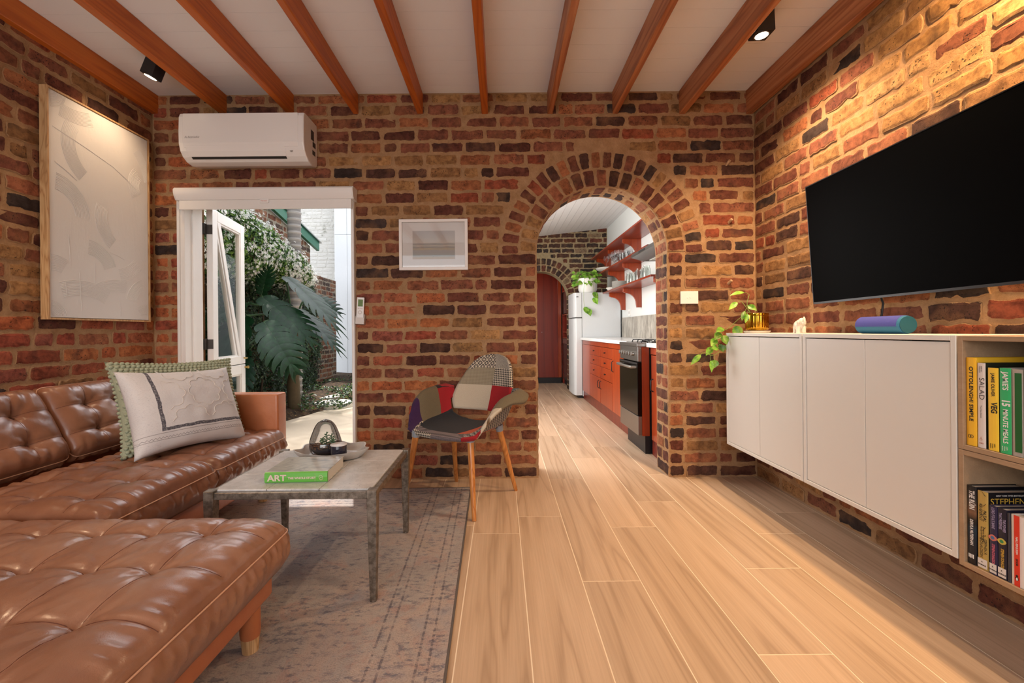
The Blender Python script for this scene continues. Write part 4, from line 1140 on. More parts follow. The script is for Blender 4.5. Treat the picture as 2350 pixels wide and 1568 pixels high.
def deco_ruin(b, sp, cv, xs, y0, y1, z0, h):
    yc = (y0+y1)/2
    mm_ = MB()
    for k in range(4): mm_.box(xs-.0012, xs-.0006, yc-.007+k*.004, yc-.0045+k*.004, z0+.018+.001*(k % 2), z0+.030)
    mm_.build('emblem', M_WPRINT, sp)
stand_book('black thriller paperback with white title at the left end of the lower cube', 1.3445, 1.319, ZL, .238, M_RUIN, M_BLKCV, depth=.15, group=G2,
           texts=[('THE RÚIN', .021, .945, .5, M_WPRINT, .0004, .62), ('DERVLA McTIERNAN', .0125, .575, .5, M_WPRINT, .0002, .68)], extra=deco_ruin)
def deco_fatal(b, sp, cv, xs, y0, y1, z0, h):
    label_f()(b, sp, cv, xs, y0, y1, z0, h)
    # the front cover faces the camera above the shorter books
    text('author', 'STEPHEN R.', M_GOLDP, cv, .027, frameM((xs+.008, y1-.0006, z0+h-.027), (1, 0, 0), (0, 0, 1)), bold=-.0001, xs=.95)
    text('lettering', 'NEW YORK TIMES BESTSELLER', M_LBL, cv, .0065, frameM((xs+.025, y1-.0006, z0+h-.009), (1, 0, 0), (0, 0, 1)), xs=.95)
    br = MB(); random.seed(5)
    for q in range(7):
        p = Vector((xs-.0012, y1+.004, z0+h*(.95-.1*q))); pts = [p.copy()]
        for s_ in range(5): p = p+Vector((0, random.uniform(.001, .004), random.uniform(-.006, .005))); pts.append(p.copy())
        br.tube(pts, [.0007, .0006, .0005, .0004, .0003, .0002], 4)
    br.build('branches', M_INK, sp)
stand_book('thick olive gold fantasy paperback with black title', 1.3150, 1.287, ZL, .2325, M_OLIVE, M_BLKCV, depth=.145, group=G2,
           texts=[('FATAL', .0125, .765, .30, M_INK, -.0001, .95), ('REVENANT', .0125, .84, .68, M_INK, -.0001, .82), ('STEPHEN R.', .0115, .40, .26, M_INK, -.0001, .80), ('DONALDSON', .0115, .40, .64, M_INK, -.0001, .80), ('The Last Chronicles', .005, .55, .6, M_INK, 0, 1), ('of Thomas Covenant', .005, .55, .4, M_INK, 0, 1)], extra=deco_fatal)
def eye(matA, matB):
    def f(b, sp, cv, xs, y0, y1, z0, h):
        label_f()(b, sp, cv, xs, y0, y1, z0, h)
        yc, zc = (y0+y1)/2, z0+h*.535
        pts = [(yc+(.009 if True else 0)*math.cos(a)*(1+.25*math.cos(2*a)), zc+.009*math.sin(a)) for a in np.linspace(0, 2*PI, 22)[:-1]]
        MB().prism(pts, 'x', xs-.0016, xs-.0007).build('emblem', matA, sp)
        MB().prism([(yc+.005*math.cos(a), zc+.005*math.sin(a)) for a in np.linspace(0, 2*PI, 14)[:-1]], 'x', xs-.0020, xs-.0012).build('emblem_centre', matB, sp)
    return f
stand_book('navy fantasy paperback with a pink emblem', 1.2835, 1.2625, ZL, .2005, M_NAVY, M_NAVY, depth=.125, group=G2,
           texts=[("LORD FOUL'S BANE", .0105, .975, .5, M_LILAC, 0, .66), ('STEPHEN DONALDSON', .0100, .445, .5, M_PINKP, .0002, .56)], extra=eye(flat('coral', 'cc7468', .5), flat('sea_blue', '4a6f9a', .5)))
stand_book('near-black fantasy paperback with a green and yellow emblem', 1.2615, 1.2385, ZL, .2005, M_NIGHT, M_NIGHT, depth=.125, group=G2,
           texts=[('THE POWER', .0100, .86, .28, M_LILAC, 0, .66), ('THAT PRESERVES', .0100, .94, .70, M_LILAC, 0, .62), ('STEPHEN DONALDSON', .0105, .43, .5, M_GOLDP, .0002, .56)], extra=eye(flat('lemon', 'c9b550', .5), flat('leaf_green', '3f8a4f', .5)))
stand_book('grey paperback pressed between the navy and the red striped book', 1.2375, 1.2300, ZL, .196, flat('charcoal_spine', '34323a', .5), M_NIGHT, depth=.125, group=G2)
def deco_doom(b, sp, cv, xs, y0, y1, z0, h):
    st_ = MB().box(xs-.0013, xs-.0003, y1+.011, y0-.009, z0, z0+h).build('red_stripe', M_REDSP, sp)
    yc = (y1+.011+y0-.009)/2
    text('title', 'NIALL FERGUSON', M_WPRINT, sp, .0068, frameM((xs-.0016, yc, z0+h*.70), (0, 0, -1), (0, -1, 0)), bold=.0001, xs=.9)
    text('title', 'DOOM', M_INK, sp, .0068, frameM((xs-.0016, yc, z0+h*.39), (0, 0, -1), (0, -1, 0)), bold=.0002, xs=.9)
    MB().prism([(yc+.0038*math.cos(a), z0+.021+.0062*math.sin(a)) for a in np.linspace(0, 2*PI, 14)[:-1]], 'x', xs-.0019, xs-.0012).prism([(yc+.0028*math.cos(a), z0+.029+.0028*math.sin(a)) for a in np.linspace(0, 2*PI, 10)[:-1]], 'x', xs-.0019, xs-.0012).build('emblem', M_INK, sp)
    MB().prism([(yc-.0004+.0022*math.cos(a), z0+.020+.0045*math.sin(a)) for a in np.linspace(0, 2*PI, 12)[:-1]], 'x', xs-.0022, xs-.0016).build('emblem_centre', M_WPRINT, sp)
stand_book('white paperback with a broad red spine stripe', 1.229, 1.196, ZL, .1965, M_OLDW, M_OLDW, depth=.13, group=G2, extra=deco_doom)
for k_, (ya, yb, hh, mat_) in enumerate(((1.193, 1.165, .20, '2b3f52'), (1.162, 1.14, .21, '7a3a2c'), (1.137, 1.10, .19, 'b8ab92'), (1.097, 1.07, .20, '3c3a40'))):
    stand_book(('blue', 'rust', 'beige', 'charcoal')[k_]+' paperback beyond the red striped book in the lower cube', ya, yb, ZL, hh, flat('paperback%d' % k_, mat_, .6), flat('paperback_cover%d' % k_, mat_, .6), group=G2)

# ------------------------------------------------ television
M_SCREEN = flat('screen', '020203', .5, **{'Specular IOR Level': .02}); M_TVF = flat('tv_frame', '2b2a2c', .35, .5)
tv = thing('television', 'large black wall-mounted television tilted down above the white cabinets', 'television')
TVW, TVH = 1.12, .625
z_ = Vector((-1, 0, -.055)).normalized(); x_ = Vector((0, -1, .010)).normalized(); y_ = z_.cross(x_).normalized()
Mt = Matrix((x_, y_, z_)).transposed().to_4x4()
tv.matrix_world = Matrix.Translation(Vector((1.644, 2.317-TVW/2, 1.455))) @ Mt
MB().box(-TVW/2+.004, TVW/2-.004, -TVH/2+.010, TVH/2-.004, -.004, .0008).build('screen', M_SCREEN, tv)
MB().box(-TVW/2, TVW/2, -TVH/2, -TVH/2+.010, -.012, .002).box(-TVW/2, TVW/2, TVH/2-.004, TVH/2, -.012, .002).box(-TVW/2, -TVW/2+.004, -TVH/2, TVH/2, -.012, .002).box(TVW/2-.004, TVW/2, -TVH/2, TVH/2, -.012, .002).build('bezel', M_TVF, tv)
MB().box(-TVW/2+.002, TVW/2-.002, -TVH/2+.002, TVH/2-.002, -.016, -.003).box(-.35, .35, -TVH/2+.04, .10, -.040, -.014).build('rear_housing', M_BLACK, tv, bevel=.003)
MB().box(-.15, .15, -.10, .10, -.085, -.038).build('wall_bracket', M_BLACK, tv)
cb = world('cable', 'black cable hanging from the television down behind the speaker', 'cable', (1.73, 1.978, 1.0))
o = MB().tube([(1.70, 1.985, 1.25), (1.725, 1.982, 1.16), (1.73, 1.972, 1.12), (1.728, 1.978, 1.07), (1.72, 1.985, 1.01), (1.715, 1.98, .987)], .0042, 8).build('cord', M_BLACK, cb, smooth=True)
# ------------------------------------------------ speaker, elephant, gold pot
M_BLUE = flat('cobalt_fabric', '3a3f92', .8, var=.12, scale=300, bump=.3, bscale=400); M_TEAL = flat('teal_fabric', '1c6488', .75, var=.15, scale=200, bump=.2, bscale=400); M_TEALD = flat('dark_teal', '11505f', .7)
sk = world('bluetooth_speaker', 'blue and purple fabric covered cylindrical speaker lying on the middle cabinet', 'speaker', (1.60, 1.83, .985))
cx, cz, r = 1.60, .985+.0362, .036; ya, yb = 1.715, 1.930
def cylY(r, y0, y1, a0=0, a1=2*PI, n=40, ends=True):
    prof = [(y0, r*.90), (y0+.004, r), (y1-.004, r), (y1, r*.90)]
    V = []; F = []
    ks = n+1
    for (y, rr) in prof:
        for k in range(ks):
            a = a0+(a1-a0)*k/n; V.append((cx+rr*math.cos(a), y, cz+rr*math.sin(a)))
    for i in range(3):
        for k in range(n): F.append((i*ks+k, i*ks+k+1, (i+1)*ks+k+1, (i+1)*ks+k))
    if ends: F += [tuple(range(ks)), tuple(3*ks+k for k in range(ks))]
    return MB().add(V, F)
cylY(r, ya, yb).build('body', M_TEAL, sk, smooth=True)
cylY(r+.0012, ya+.008, yb-.002, math.radians(55), math.radians(190), 24, False).build('fabric_wrap', M_BLUE, sk, smooth=True, fix=False)
MB().lathe([(0, 0), (.032, 0), (.034, .003), (0, .004)], n=30, M=Matrix.Translation((cx, ya-.001, cz)) @ Matrix.Rotation(PI/2, 4, 'X')).build('end_cap', M_TEALD, sk, smooth=True)
M_ELE = flat('cream_ceramic', 'e6dccb', .35, var=.03)
el = thing('elephant_figurine', 'small cream ceramic elephant on the cabinet with raised trunk', 'figurine', (1.575, 2.30, .9856), math.radians(78))
e = MB(); e.sphere((0, 0, .041), .029, 12, 1.15, .88, .95); e.build('body', M_ELE, el, smooth=True, auto=False)
for (lx, ly) in ((.017, .011), (.017, -.011), (-.018, .011), (-.018, -.011)):
    MB().lathe([(.0125, 0), (.0110, .010), (.0125, .036)], (lx, ly, 0), 14).build('leg', M_ELE, el, smooth=True)
hd = MB(); hd.sphere((-.028, 0, .060), .0185, 10, 1, .95, 1.05); hd_ = hd.build('head', M_ELE, el, smooth=True, auto=False)
MB().tube([(-.042, 0, .052), (-.052, 0, .050), (-.059, 0, .060), (-.057, 0, .074), (-.050, 0, .083)], [.0075, .006, .005, .0045, .004], 10).build('trunk', M_ELE, hd_, smooth=True)
for s_ in (1, -1):
    MB().sphere((-.022, s_*.017, .056), .0135, 8, .8, .28, 1.0).build('ear', M_ELE, hd_, smooth=True, auto=False)
MB().tube([(.028, 0, .045), (.032, 0, .035), (.031, 0, .026)], [.0025, .002, .002], 6).build('tail', M_ELE, el, smooth=True)
M_GOLD = flat('gold_glaze', 'c49530', .12, 1.0); M_SAUCER = flat('saucer_white', 'e2d8ca', .4); M_SOIL = flat('soil', '3a2a20', .95, var=.4, bump=.8)
def leaf_mat(name, c1, c2, c3, rough=.38, trans=True):
    t = NT(name); v = t.coord('Object'); oi = t.n('ShaderNodeObjectInfo')
    n = t.noise(v, 28, 4, .6)
    col = t.ramp(n, [(.35, c1), (.5, c2), (.68, c3)])
    h = t.n('ShaderNodeHueSaturation'); t.l(col, h.inputs['Color']); t.l(t.math('ADD', t.math('MULTIPLY', oi.outputs['Random'], .7), .62), h.inputs['Value'])
    t.base(h.outputs[0]); t.set(Roughness=rough)
    if trans:
        tl = t.n('ShaderNodeBsdfTranslucent'); t.l(h.outputs[0], tl.inputs[0]); mx = t.n('ShaderNodeMixShader'); mx.inputs[0].default_value = .3
        t.l(t.b.outputs[0], mx.inputs[1]); t.l(tl.outputs[0], mx.inputs[2]); t.l(mx.outputs[0], t.out.inputs[0])
    return t.m
M_POTHOS = leaf_mat('pothos_leaf', '4f8a2c', '7fb23c', 'a8cc58'); M_STEM = flat('green_stem', '8aa050', .5)
def heart_leaf(mb, base, d, nrm, L, W, curl=.25, nseg=8):
    """heart-shaped leaf as a small curved grid"""
    d = Vector(d).normalized(); nrm = Vector(nrm); nrm = (nrm-d*nrm.dot(d)).normalized(); s = d.cross(nrm)
    prof = [0.0, .62, .92, 1.0, .93, .78, .55, .28, 0.0]
    P = []
    for i in range(nseg+1):
        t = i/nseg; wd = W/2*prof[i]
        back = -.10*L if i < 2 else 0
        row = []
        for q in (-1, -.5, 0, .5, 1):
            x = t*L+(back*abs(q) if i <= 2 else 0)
            row.append(Vector(base)+d*x+s*(q*wd)+nrm*(-curl*L*t*t*.8+abs(q)*wd*.28))
        P.append(row)
    mb.grid(P)
def leaf_part(parent, mat, base, d, nrm, L, W, curl=.25, name='leaf'):
    mb = MB(); heart_leaf(mb, base, d, nrm, L, W, curl)
    return mb.build(name, mat, parent, smooth=True, auto=False, fix=False)
pc = Vector((1.585, 2.70, .985))
pt = world('potted_vine', 'trailing green vine in a ribbed gold pot hanging over the cabinet end', 'plant', tuple(pc))
MB().lathe([(0, 0), (.066, 0), (.076, .013), (.073, .013), (.064, .004), (0, .004)], tuple(pc), 40).build('saucer', M_SAUCER, pt, smooth=True)
R_ = []; nrib = 26; nn_ = nrib*6
for (rr, zz) in ((.046, .0135), (.060, .020), (.063, .035), (.064, .10), (.0645, .122), (.0585, .122), (.058, .108)):
    R_.append([(pc.x+(rr+.0011*math.cos(nrib*2*PI*k/nn_)*(1 if zz < .12 else 0))*math.cos(2*PI*k/nn_), pc.y+(rr+.0011*math.cos(nrib*2*PI*k/nn_))*math.sin(2*PI*k/nn_), pc.z+zz) for k in range(nn_+1)])
MB().grid(R_).build('pot', M_GOLD, pt, smooth=True, auto=False)
MB().lathe([(0, .108), (.0585, .108)], tuple(pc), 24).build('soil', M_SOIL, pt)
def vine(pts, leaves, r=.0017):
    C_ = [cr(pts, 24)]
    MB().tube(C_[0], r, 6).build('stem', M_STEM, pt, smooth=True)
    for (f, dd, nr, L, W) in leaves:
        p = C_[0][min(24, int(f*24))]; dd = Vector(dd); tip = p+dd*.045
        MB().tube([p, p+dd*.02+Vector((0, 0, .006)), tip], .0010, 5).build('leaf_stalk', M_STEM, pt, smooth=True)
        leaf_part(pt, M_POTHOS, tip, dd+Vector((0, 0, -.35)), nr, L, W)
top = pc+Vector((-.045, -.01, .118))
vine([top, top+Vector((-.02, 0, .06)), top+Vector((-.012, -.01, .118))], [(1, (-.9, -.1, .28), (0, -.6, .8), .082, .034)])
vine([top, top+Vector((-.03, -.02, .03)), top+Vector((-.07, -.03, .075))], [(1, (-.8, -.2, -.2), (-.2, -.8, .5), .065, .034), (.7, (.2, -.4, .1), (-.3, -.9, .2), .055, .036), (.55, (-.6, -.5, -.5), (-.5, -.7, .5), .065, .026), (.4, (-.5, -.6, -.6), (-.2, -.9, .2), .06, .03)])
cor = Vector((1.405, 2.775, .99))
vine([top, Vector((1.50, 2.72, 1.085)), Vector((1.44, 2.75, 1.02)), cor, Vector((1.375, 2.79, .93)), Vector((1.37, 2.79, .875))],
     [(.35, (.2, -.3, -.4), (-.5, -.8, .3), .07, .06), (.5, (-.5, -.3, .2), (-.4, -.8, .4), .062, .04), (.6, (-.6, -.4, -.2), (-.3, -.9, .2), .06, .045), (.66, (.1, -.5, -.4), (-.2, -.9, .2), .06, .05), (.74, (-.6, -.4, -.3), (-.2, -.9, .3), .058, .045), (.8, (.3, -.4, -.5), (-.2, -.9, .2), .05, .036), (.88, (-.7, -.3, -.4), (-.2, -.9, .3), .062, .042), (1, (.5, -.3, .35), (-.2, -.9, .2), .055, .035)])
vine([Vector((1.375, 2.79, .93)), Vector((1.39, 2.77, .875)), Vector((1.34, 2.76, .845)), Vector((1.28, 2.74, .862))],
     [(1, (-.75, -.1, -.35), (-.1, -.9, .4), .082, .034), (.62, (-.2, -.3, -.8), (-.1, -.9, .1), .05, .05), (.3, (-.6, -.4, .3), (-.2, -.9, .3), .055, .04), (.8, (.05, -.2, -.9), (-.1, -.9, .1), .07, .028)])

# ------------------------------------------------ air conditioner
ac = world('air_conditioner', 'white wall-mounted split air conditioner above the garden door', 'air conditioner', (-1.65, YB, 2.13))
A0, A1 = -2.048, -1.248
pf = [(2.984, 2.425), (2.81, 2.427), (2.789, 2.420), (2.779, 2.395), (2.775, 2.30), (2.777, 2.225), (2.790, 2.180), (2.815, 2.150), (2.85, 2.130), (2.90, 2.122), (2.975, 2.135), (2.984, 2.15)]
MB().prism(pf, 'x', A0, A1).build('housing', M_WHITE_GLOSS, ac, bevel=.008, seg=3)
p2_ = [(2.7745, 2.415), (2.772, 2.30), (2.774, 2.228), (2.782, 2.200), (2.79, 2.20), (2.79, 2.415)]
MB().prism(p2_, 'x', A0+.03, A1-.035).build('front_panel', M_WHITE_GLOSS, ac, bevel=.004)
fp_ = [(2.778, 2.213), (2.7895, 2.178), (2.811, 2.151), (2.818, 2.155), (2.796, 2.184), (2.785, 2.215)]
MB().prism(fp_, 'x', A0+.045, A1-.125).build('louvre_flap', flat('flap_white', 'f1eeeb', .25), ac, bevel=.001, seg=1)
MB().prism([(2.812, 2.1505), (2.826, 2.1400), (2.832, 2.146), (2.818, 2.156)], 'x', A0+.06, A1-.13).build('air_slot', M_DARKGAP, ac)
text('lettering', 'Ai ActronAir', flat('grey_lettering', 'a9a4a0', .4), ac, .020, frameM((A0+.045, 2.7712, 2.262), (1, 0, 0), (0, 0, 1)), xs=.9)
MB().lathe([(.0, 0), (.009, 0), (.009, .003), (.0, .003)], n=18, M=Matrix.Translation((A1-.085, 2.794, 2.178)) @ Matrix.Rotation(math.radians(60), 4, 'X')).build('receiver_button', M_STEEL, ac)
for (a, b, c) in ((2.885, 2.325, .065), (2.91, 2.27, .035), (2.905, 2.215, .03)):
    MB().box(A1, A1+.0008, a, a+.045, b-c/2, b+c/2).build('sticker', flat('sticker', '3a3a3c', .5, var=.3, scale=90), ac)

# ------------------------------------------------ framed picture, light switch, remote, canvas, pegs
pic = world('framed_picture', 'small white framed seascape print hanging between door and arch', 'picture', (-.453, YB, 1.425))
px0, px1, pz0, pz1, yf = -.686, -.221, 1.428, 1.773, 2.948
fm = MB()
fm.box(px0, px1, yf, 2.984, pz0, pz0+.020).box(px0, px1, yf, 2.984, pz1-.020, pz1).box(px0, px0+.020, yf, 2.984, pz0+.02, pz1-.02).box(px1-.020, px1, yf, 2.984, pz0+.02, pz1-.02)
fm.build('frame', flat('white_frame', 'e6ded8', .4), pic, bevel=.001, seg=1)
box('mount_board', flat('mount_board', 'ded3cb', .8), pic, px0+.018, px1-.018, yf+.014, yf+.018, pz0+.018, pz1-.018)
t = NT('seascape_print'); sp0 = t.n('ShaderNodeSeparateXYZ'); t.l(t.n('ShaderNodeTexCoord').outputs['Generated'], sp0.inputs[0])
nz = t.noise(t.coord('Generated', (1.2, 1, 7)), 3.5, 5, .6, .4)
zz = t.math('ADD', sp0.outputs[2], t.math('MULTIPLY', t.math('SUBTRACT', nz, .5), .10))
t.base(t.mix(t.math('MULTIPLY', nz, .35), t.ramp(zz, [(0, 'c0a07c'), (.06, 'b8a288'), (.13, '9fa3a1'), (.19, 'a8a19b'), (.3, 'a39a96'), (.36, 'bba888'), (.42, '8f8985'), (.47, 'c2b6a4'), (.53, '98908a'), (.58, 'c9bcae'), (.8, 'b9b0a8'), (1, 'b5aca8')]), 'b4aca4'))
t.set(Roughness=.85)
box('print', t.m, pic, px0+.090, px1-.088, yf+.0125, yf+.0142, pz0+.075, pz1-.078)
MB().sphere((-.455, yf+.012, pz0+.092), .002, 6).build('painted_boat', M_DARKGAP, pic)
box('glazing', glass_mat('picture_glass', (1, 1, 1, 1), 0, .0), pic, px0+.019, px1-.019, yf+.006, yf+.0075, pz0+.019, pz1-.019)
sw = world('light_switch', 'white double light switch plate on the brick beside the arch', 'light switch', (1.285, YB, 1.18))
box('plate', flat('switch_plate', 'f2ebe6', .35), sw, 1.2245, 1.346, 2.968, 2.984, 1.184, 1.270, .003)
for xx in (1.272, 1.292): MB().lathe([(0, 0), (.006, 0), (.0055, .003), (0, .003)], n=16, M=Matrix.Translation((xx, 2.969, 1.228)) @ Matrix.Rotation(PI/2, 4, 'X')).build('rocker', M_WHITE_GLOSS, sw, smooth=True)
for k_, (x, z) in enumerate(((1.551, 2.139), (1.562, 1.74), (1.556, 1.324))):
    pg_ = world('wall_peg', ('highest', 'middle', 'lowest')[k_]+' of the three small wooden pegs in the brick beside the right corner', 'peg', (x, YB, z), 'wooden pegs in the brickwork')
    MB().tube([(x, YB+.01, z-.008), (x+.004, YB-.012, z+.004), (x+.010, YB-.030, z+.016)], .0095, 10).build('dowel', M_OAKX, pg_, smooth=True)
rm = world('remote_control', 'white air conditioner remote in a holder on the brick beside the door', 'remote', (-.955, YB, 1.06))
rM = Matrix.Translation((-.9555, 2.955, 1.155)) @ Matrix.Rotation(math.radians(3), 4, 'Y')
MB().box(-.025, .025, 0, .014, -.085, .092, rM).build('handset', M_WHITE_GLOSS, rm, bevel=.003)
MB().box(-.016, .017, -.0008, .001, .030, .078, rM).build('display', flat('lcd', '6f8a5c', .15, var=.5, scale=40), rm)
bt = MB()
for i in range(3): bt.add(*[(lambda m_: (m_.v, m_.f))(MB().lathe([(0, 0), (.0035, 0), (.0035, .0012), (0, .0012)], n=10, M=rM @ Matrix.Translation((-.012+i*.012, 0, .016)) @ Matrix.Rotation(PI/2, 4, 'X')))][0])
bt.build('buttons', flat('button_grey', 'c9b9b0', .5), rm)
MB().lathe([(.008, 0), (.0135, 0), (.0135, .0014), (.008, .0014), (.008, 0)], cap=False, n=24, M=rM @ Matrix.Translation((0, 0, -.010)) @ Matrix.Rotation(PI/2, 4, 'X')).build('button_ring', flat('button_grey2', 'cfc6bd', .5), rm)
MB().box(-.030, .032, -.003, .029, -.092, -.088, rM).box(-.030, -.027, -.003, .029, -.092, -.035, rM).box(.029, .032, -.003, .029, -.092, -.022, rM).box(-.030, .032, -.003, 0, -.092, -.045, rM).box(-.030, .032, .016, .029, -.092, -.03, rM).build('holder', flat('holder_grey', 'd5ccc4', .35), rm, bevel=.001)
# canvas
cv = world('canvas_artwork', 'large textured white canvas in a slim oak frame on the left brick wall', 'artwork', (XL+.01, 2.56, 1.09))
cx0, cx1, cy0, cy1, cz0, cz1 = XL+.010, XL+.052, 2.238, 2.892, 1.090, 2.300
f = MB(); T = .010
f.box(cx0, cx1, cy0, cy0+T, cz0, cz1).box(cx0, cx1, cy1-T, cy1, cz0, cz1).box(cx0, cx1, cy0+T, cy1-T, cz0, cz0+T).box(cx0, cx1, cy0+T, cy1-T, cz1-T, cz1)
f.build('frame', wood('oak_frame', 'a87c50', 'c69c6c', 'd2ab7c', 'z', 1.5, .5, .8), cv, bevel=.001, seg=1)
t = NT('gesso'); v = t.coord('Object'); t.base('d9d5d1'); t.bump(t.math('ADD', t.noise(v, 40, 6, .7), t.math('MULTIPLY', t.noise(t.coord('Object', (1, 2, .5)), 12, 4, .6, 1), 1.5)), .25, .004); t.set(Roughness=.8)
M_GESSO = t.m
xc = cx1-.006
box('canvas', M_GESSO, cv, cx0+.005, xc, cy0+.013, cy1-.013, cz0+.013, cz1-.013)
M_GESSO2 = flat('comb_paste', 'dad6d2', .8)
def comb(cy, cz, r0, r1, a0, a1, n=11):
    """curved comb strokes of raised paste: n fine ridges between two radii"""
    m = MB(); K = 26
    for i in range(n):
        r = r0+(r1-r0)*i/(n-1); pts = []
        for k in range(K+1):
            a = math.radians(a0+(a1-a0)*k/K); y, z = cy+r*math.cos(a), cz+r*math.sin(a)
            if cy0+.02 < y < cy1-.02 and cz0+.02 < z < cz1-.02: pts.append((xc+.0002, y, z))
            elif len(pts) > 1: m.tube(pts, .0016, 4); pts = []
            else: pts = []
        if len(pts) > 1: m.tube(pts, .0016, 4)
    if m.v: m.build('comb_stroke', M_GESSO2, cv, smooth=True, fix=False)
for a in ((2.55, 2.06, .16, .235, 150, 235), (2.27, 1.66, .12, .205, 0, 85), (2.72, 1.70, .14, .215, 160, 235), (2.45, 1.35, .12, .20, 20, 85), (2.25, 2.29, .03, .09, -90, 0),
          (2.36, 2.50, .26, .33, -100, -65), (2.27, 1.27, .08, .16, 60, 100), (2.60, 1.62, .22, .30, -75, -40), (2.88, 1.20, .10, .17, 110, 170), (2.42, .95, .28, .36, 60, 110), (2.66, 1.02, .25, .32, 80, 130), (2.25, 1.10, .02, .09, 0, 90), (2.87, 1.96, .06, .14, 130, 220), (2.56, 1.95, .30, .36, 10, 45), (2.85, 1.10, .04, .10, 60, 130)):
    comb(*a)
for (ya, za, yb_, zb_) in ((2.27, 2.10, 2.62, 2.02), (2.62, 2.02, 2.80, 1.93), (2.35, 1.55, 2.36, 1.38), (2.50, 1.42, 2.50, 1.30), (2.28, 1.92, 2.40, 1.86), (2.60, 1.5, 2.7, 1.47), (2.41, 1.35, 2.42, 1.14), (2.33, 1.30, 2.34, 1.20), (2.66, 1.24, 2.67, 1.12)): MB().tube([(xc+.0004, ya, za), (xc+.001, (ya+yb_)/2, (za+zb_)/2+.004), (xc+.0004, yb_, zb_)], .0014, 5).build('scraped_line', M_GESSO2, cv, smooth=True)

# ------------------------------------------------ spotlights
M_LENS = NT('lamp_lens'); M_LENS.b.inputs['Emission Color'].default_value = (1, .80, .55, 1); M_LENS.b.inputs['Emission Strength'].default_value = 14; M_LENS = M_LENS.m
def spot(label, c, aim, power, ang=75, plate=None, size=.09, col=WARM, blend=.85):
    s = thing('ceiling_spotlight', label, 'spotlight', c, 0, 'black cube ceiling spotlights')
    z_ = -Vector(aim).normalized(); x_ = Vector((0, 1, 0)).cross(z_).normalized(); y_ = z_.cross(x_)
    R = Matrix((x_, y_, z_)).transposed().to_4x4(); h = size/2
    MB().box(-h, h, -h, h, -.055, .055, R).build('housing', M_BLACK, s, bevel=.0015, seg=1)
    MB().lathe([(.031, 0), (.037, 0), (.037, .003), (.031, .003), (.031, 0)], n=32, M=R @ Matrix.Translation((0, 0, -.0575)), cap=False).build('trim_ring', M_STEEL, s, smooth=True)
    MB().lathe([(0, 0), (.0305, 0), (.0305, .002), (0, .002)], n=32, M=R @ Matrix.Translation((0, 0, -.0572))).build('lens', M_LENS, s)
    if plate: MB().box(*plate).build('mounting_plate', M_BLACK, s, bevel=.001, seg=1)
    d = bpy.data.lights.new('spot_lamp', 'SPOT'); d.energy = power; d.color = col; d.spot_size = math.radians(ang); d.spot_blend = blend; d.shadow_soft_size = .03
    l = bpy.data.objects.new('spot_lamp', d); COL.objects.link(l); l.location = Vector(c)-z_*.066; l.rotation_euler = R.to_euler()
spot('black cube spotlight beside the ninth beam, near the right brick wall', (1.362, 2.26, 2.587), (.04, 0, -1), 130, 130)
spot('tilted black cube spotlight beside the second beam, aimed at the white canvas', (-2.025, 2.56, 2.572), (-.42, .0, -1), 15, 100, plate=(.02, .105, .03, .10, .035, .071), size=.075)
spot('black cube spotlight out of view near the right wall', (1.56, 1.22, 2.587), (.42, .18, -1), 200, 150, col=(1, .62, .28))
spot('black cube spotlight out of view above the sofa', (-2.05, 1.0, 2.587), (-.1, .1, -1), 52, 120)
spot('black cube spotlight out of view over the middle of the room', (1.0, .7, 2.587), (-.05, .1, -1), 48, 125)
# ------------------------------------------------ kitchen shell
XK, YK = 1.80, 7.35
M_KWALL = flat('kitchen_wall_paint', 'dfe3e2', .6)
kw = thing('wall_kitchen_right', None, None, kind='structure'); kw['label'] = 'white kitchen wall carrying the shelves'
box('plaster', M_KWALL, kw, XK, XK+.2, YB+WT, 9.7, -.06, 3.0)
kl = thing('wall_kitchen_left', None, None, kind='structure'); kl['label'] = 'white kitchen wall with the courtyard window'
MB().box(-1.0, -.78, YB+WT, 3.35, -.06, 3).box(-1.0, -.78, 6.05, 9.7, -.06, 3).box(-1.0, -.78, 3.35, 6.05, -.06, .78).box(-1.0, -.78, 3.35, 6.05, 2.32, 3).build('plaster', M_KWALL, kl)
box('wall_end', M_KWALL, None, -1.0, 2.0, 9.6, 9.8, -.06, 3.0)['kind'] = 'structure'
def kz(x): return 2.53+.11*x
kc = thing('ceiling_kitchen', None, None, kind='structure'); kc['label'] = 'sloping white boarded kitchen ceiling'
MB().add([(-1, YB+WT, kz(-1)+.03), (2.0, YB+WT, kz(2)+.03), (2.0, 9.7, kz(2)+.03), (-1, 9.7, kz(-1)+.03), (-1, YB+WT, 3.1), (2.0, YB+WT, 3.1), (2.0, 9.7, 3.1), (-1, 9.7, 3.1)],
         [(0, 3, 2, 1), (4, 5, 6, 7), (0, 1, 5, 4), (1, 2, 6, 5), (2, 3, 7, 6), (3, 0, 4, 7)]).build('ceiling_slab', M_CEIL, kc)
M_KCEIL = flat('kitchen_ceiling_white', 'e9e9ea', .6)
x = -1.0
while x < 1.8:
    x2 = min(x+.098, 1.8); a, b = x+.002, x2-.002
    MB().add([(a, YB+WT, kz(a)), (b, YB+WT, kz(b)), (b, 9.6, kz(b)), (a, 9.6, kz(a)), (a, YB+WT, kz(a)+.035), (b, YB+WT, kz(b)+.035), (b, 9.6, kz(b)+.035), (a, 9.6, kz(a)+.035)],
             [(0, 3, 2, 1), (4, 5, 6, 7), (0, 1, 5, 4), (1, 2, 6, 5), (2, 3, 7, 6), (3, 0, 4, 7)]).build('board', M_KCEIL, kc)
    x = x2
dl = thing('downlight', 'round recessed downlight in the sloping kitchen ceiling', 'downlight', (.70, 6.3, kz(.70)-.003)); dl.rotation_euler = (0, -math.atan(.11), 0)
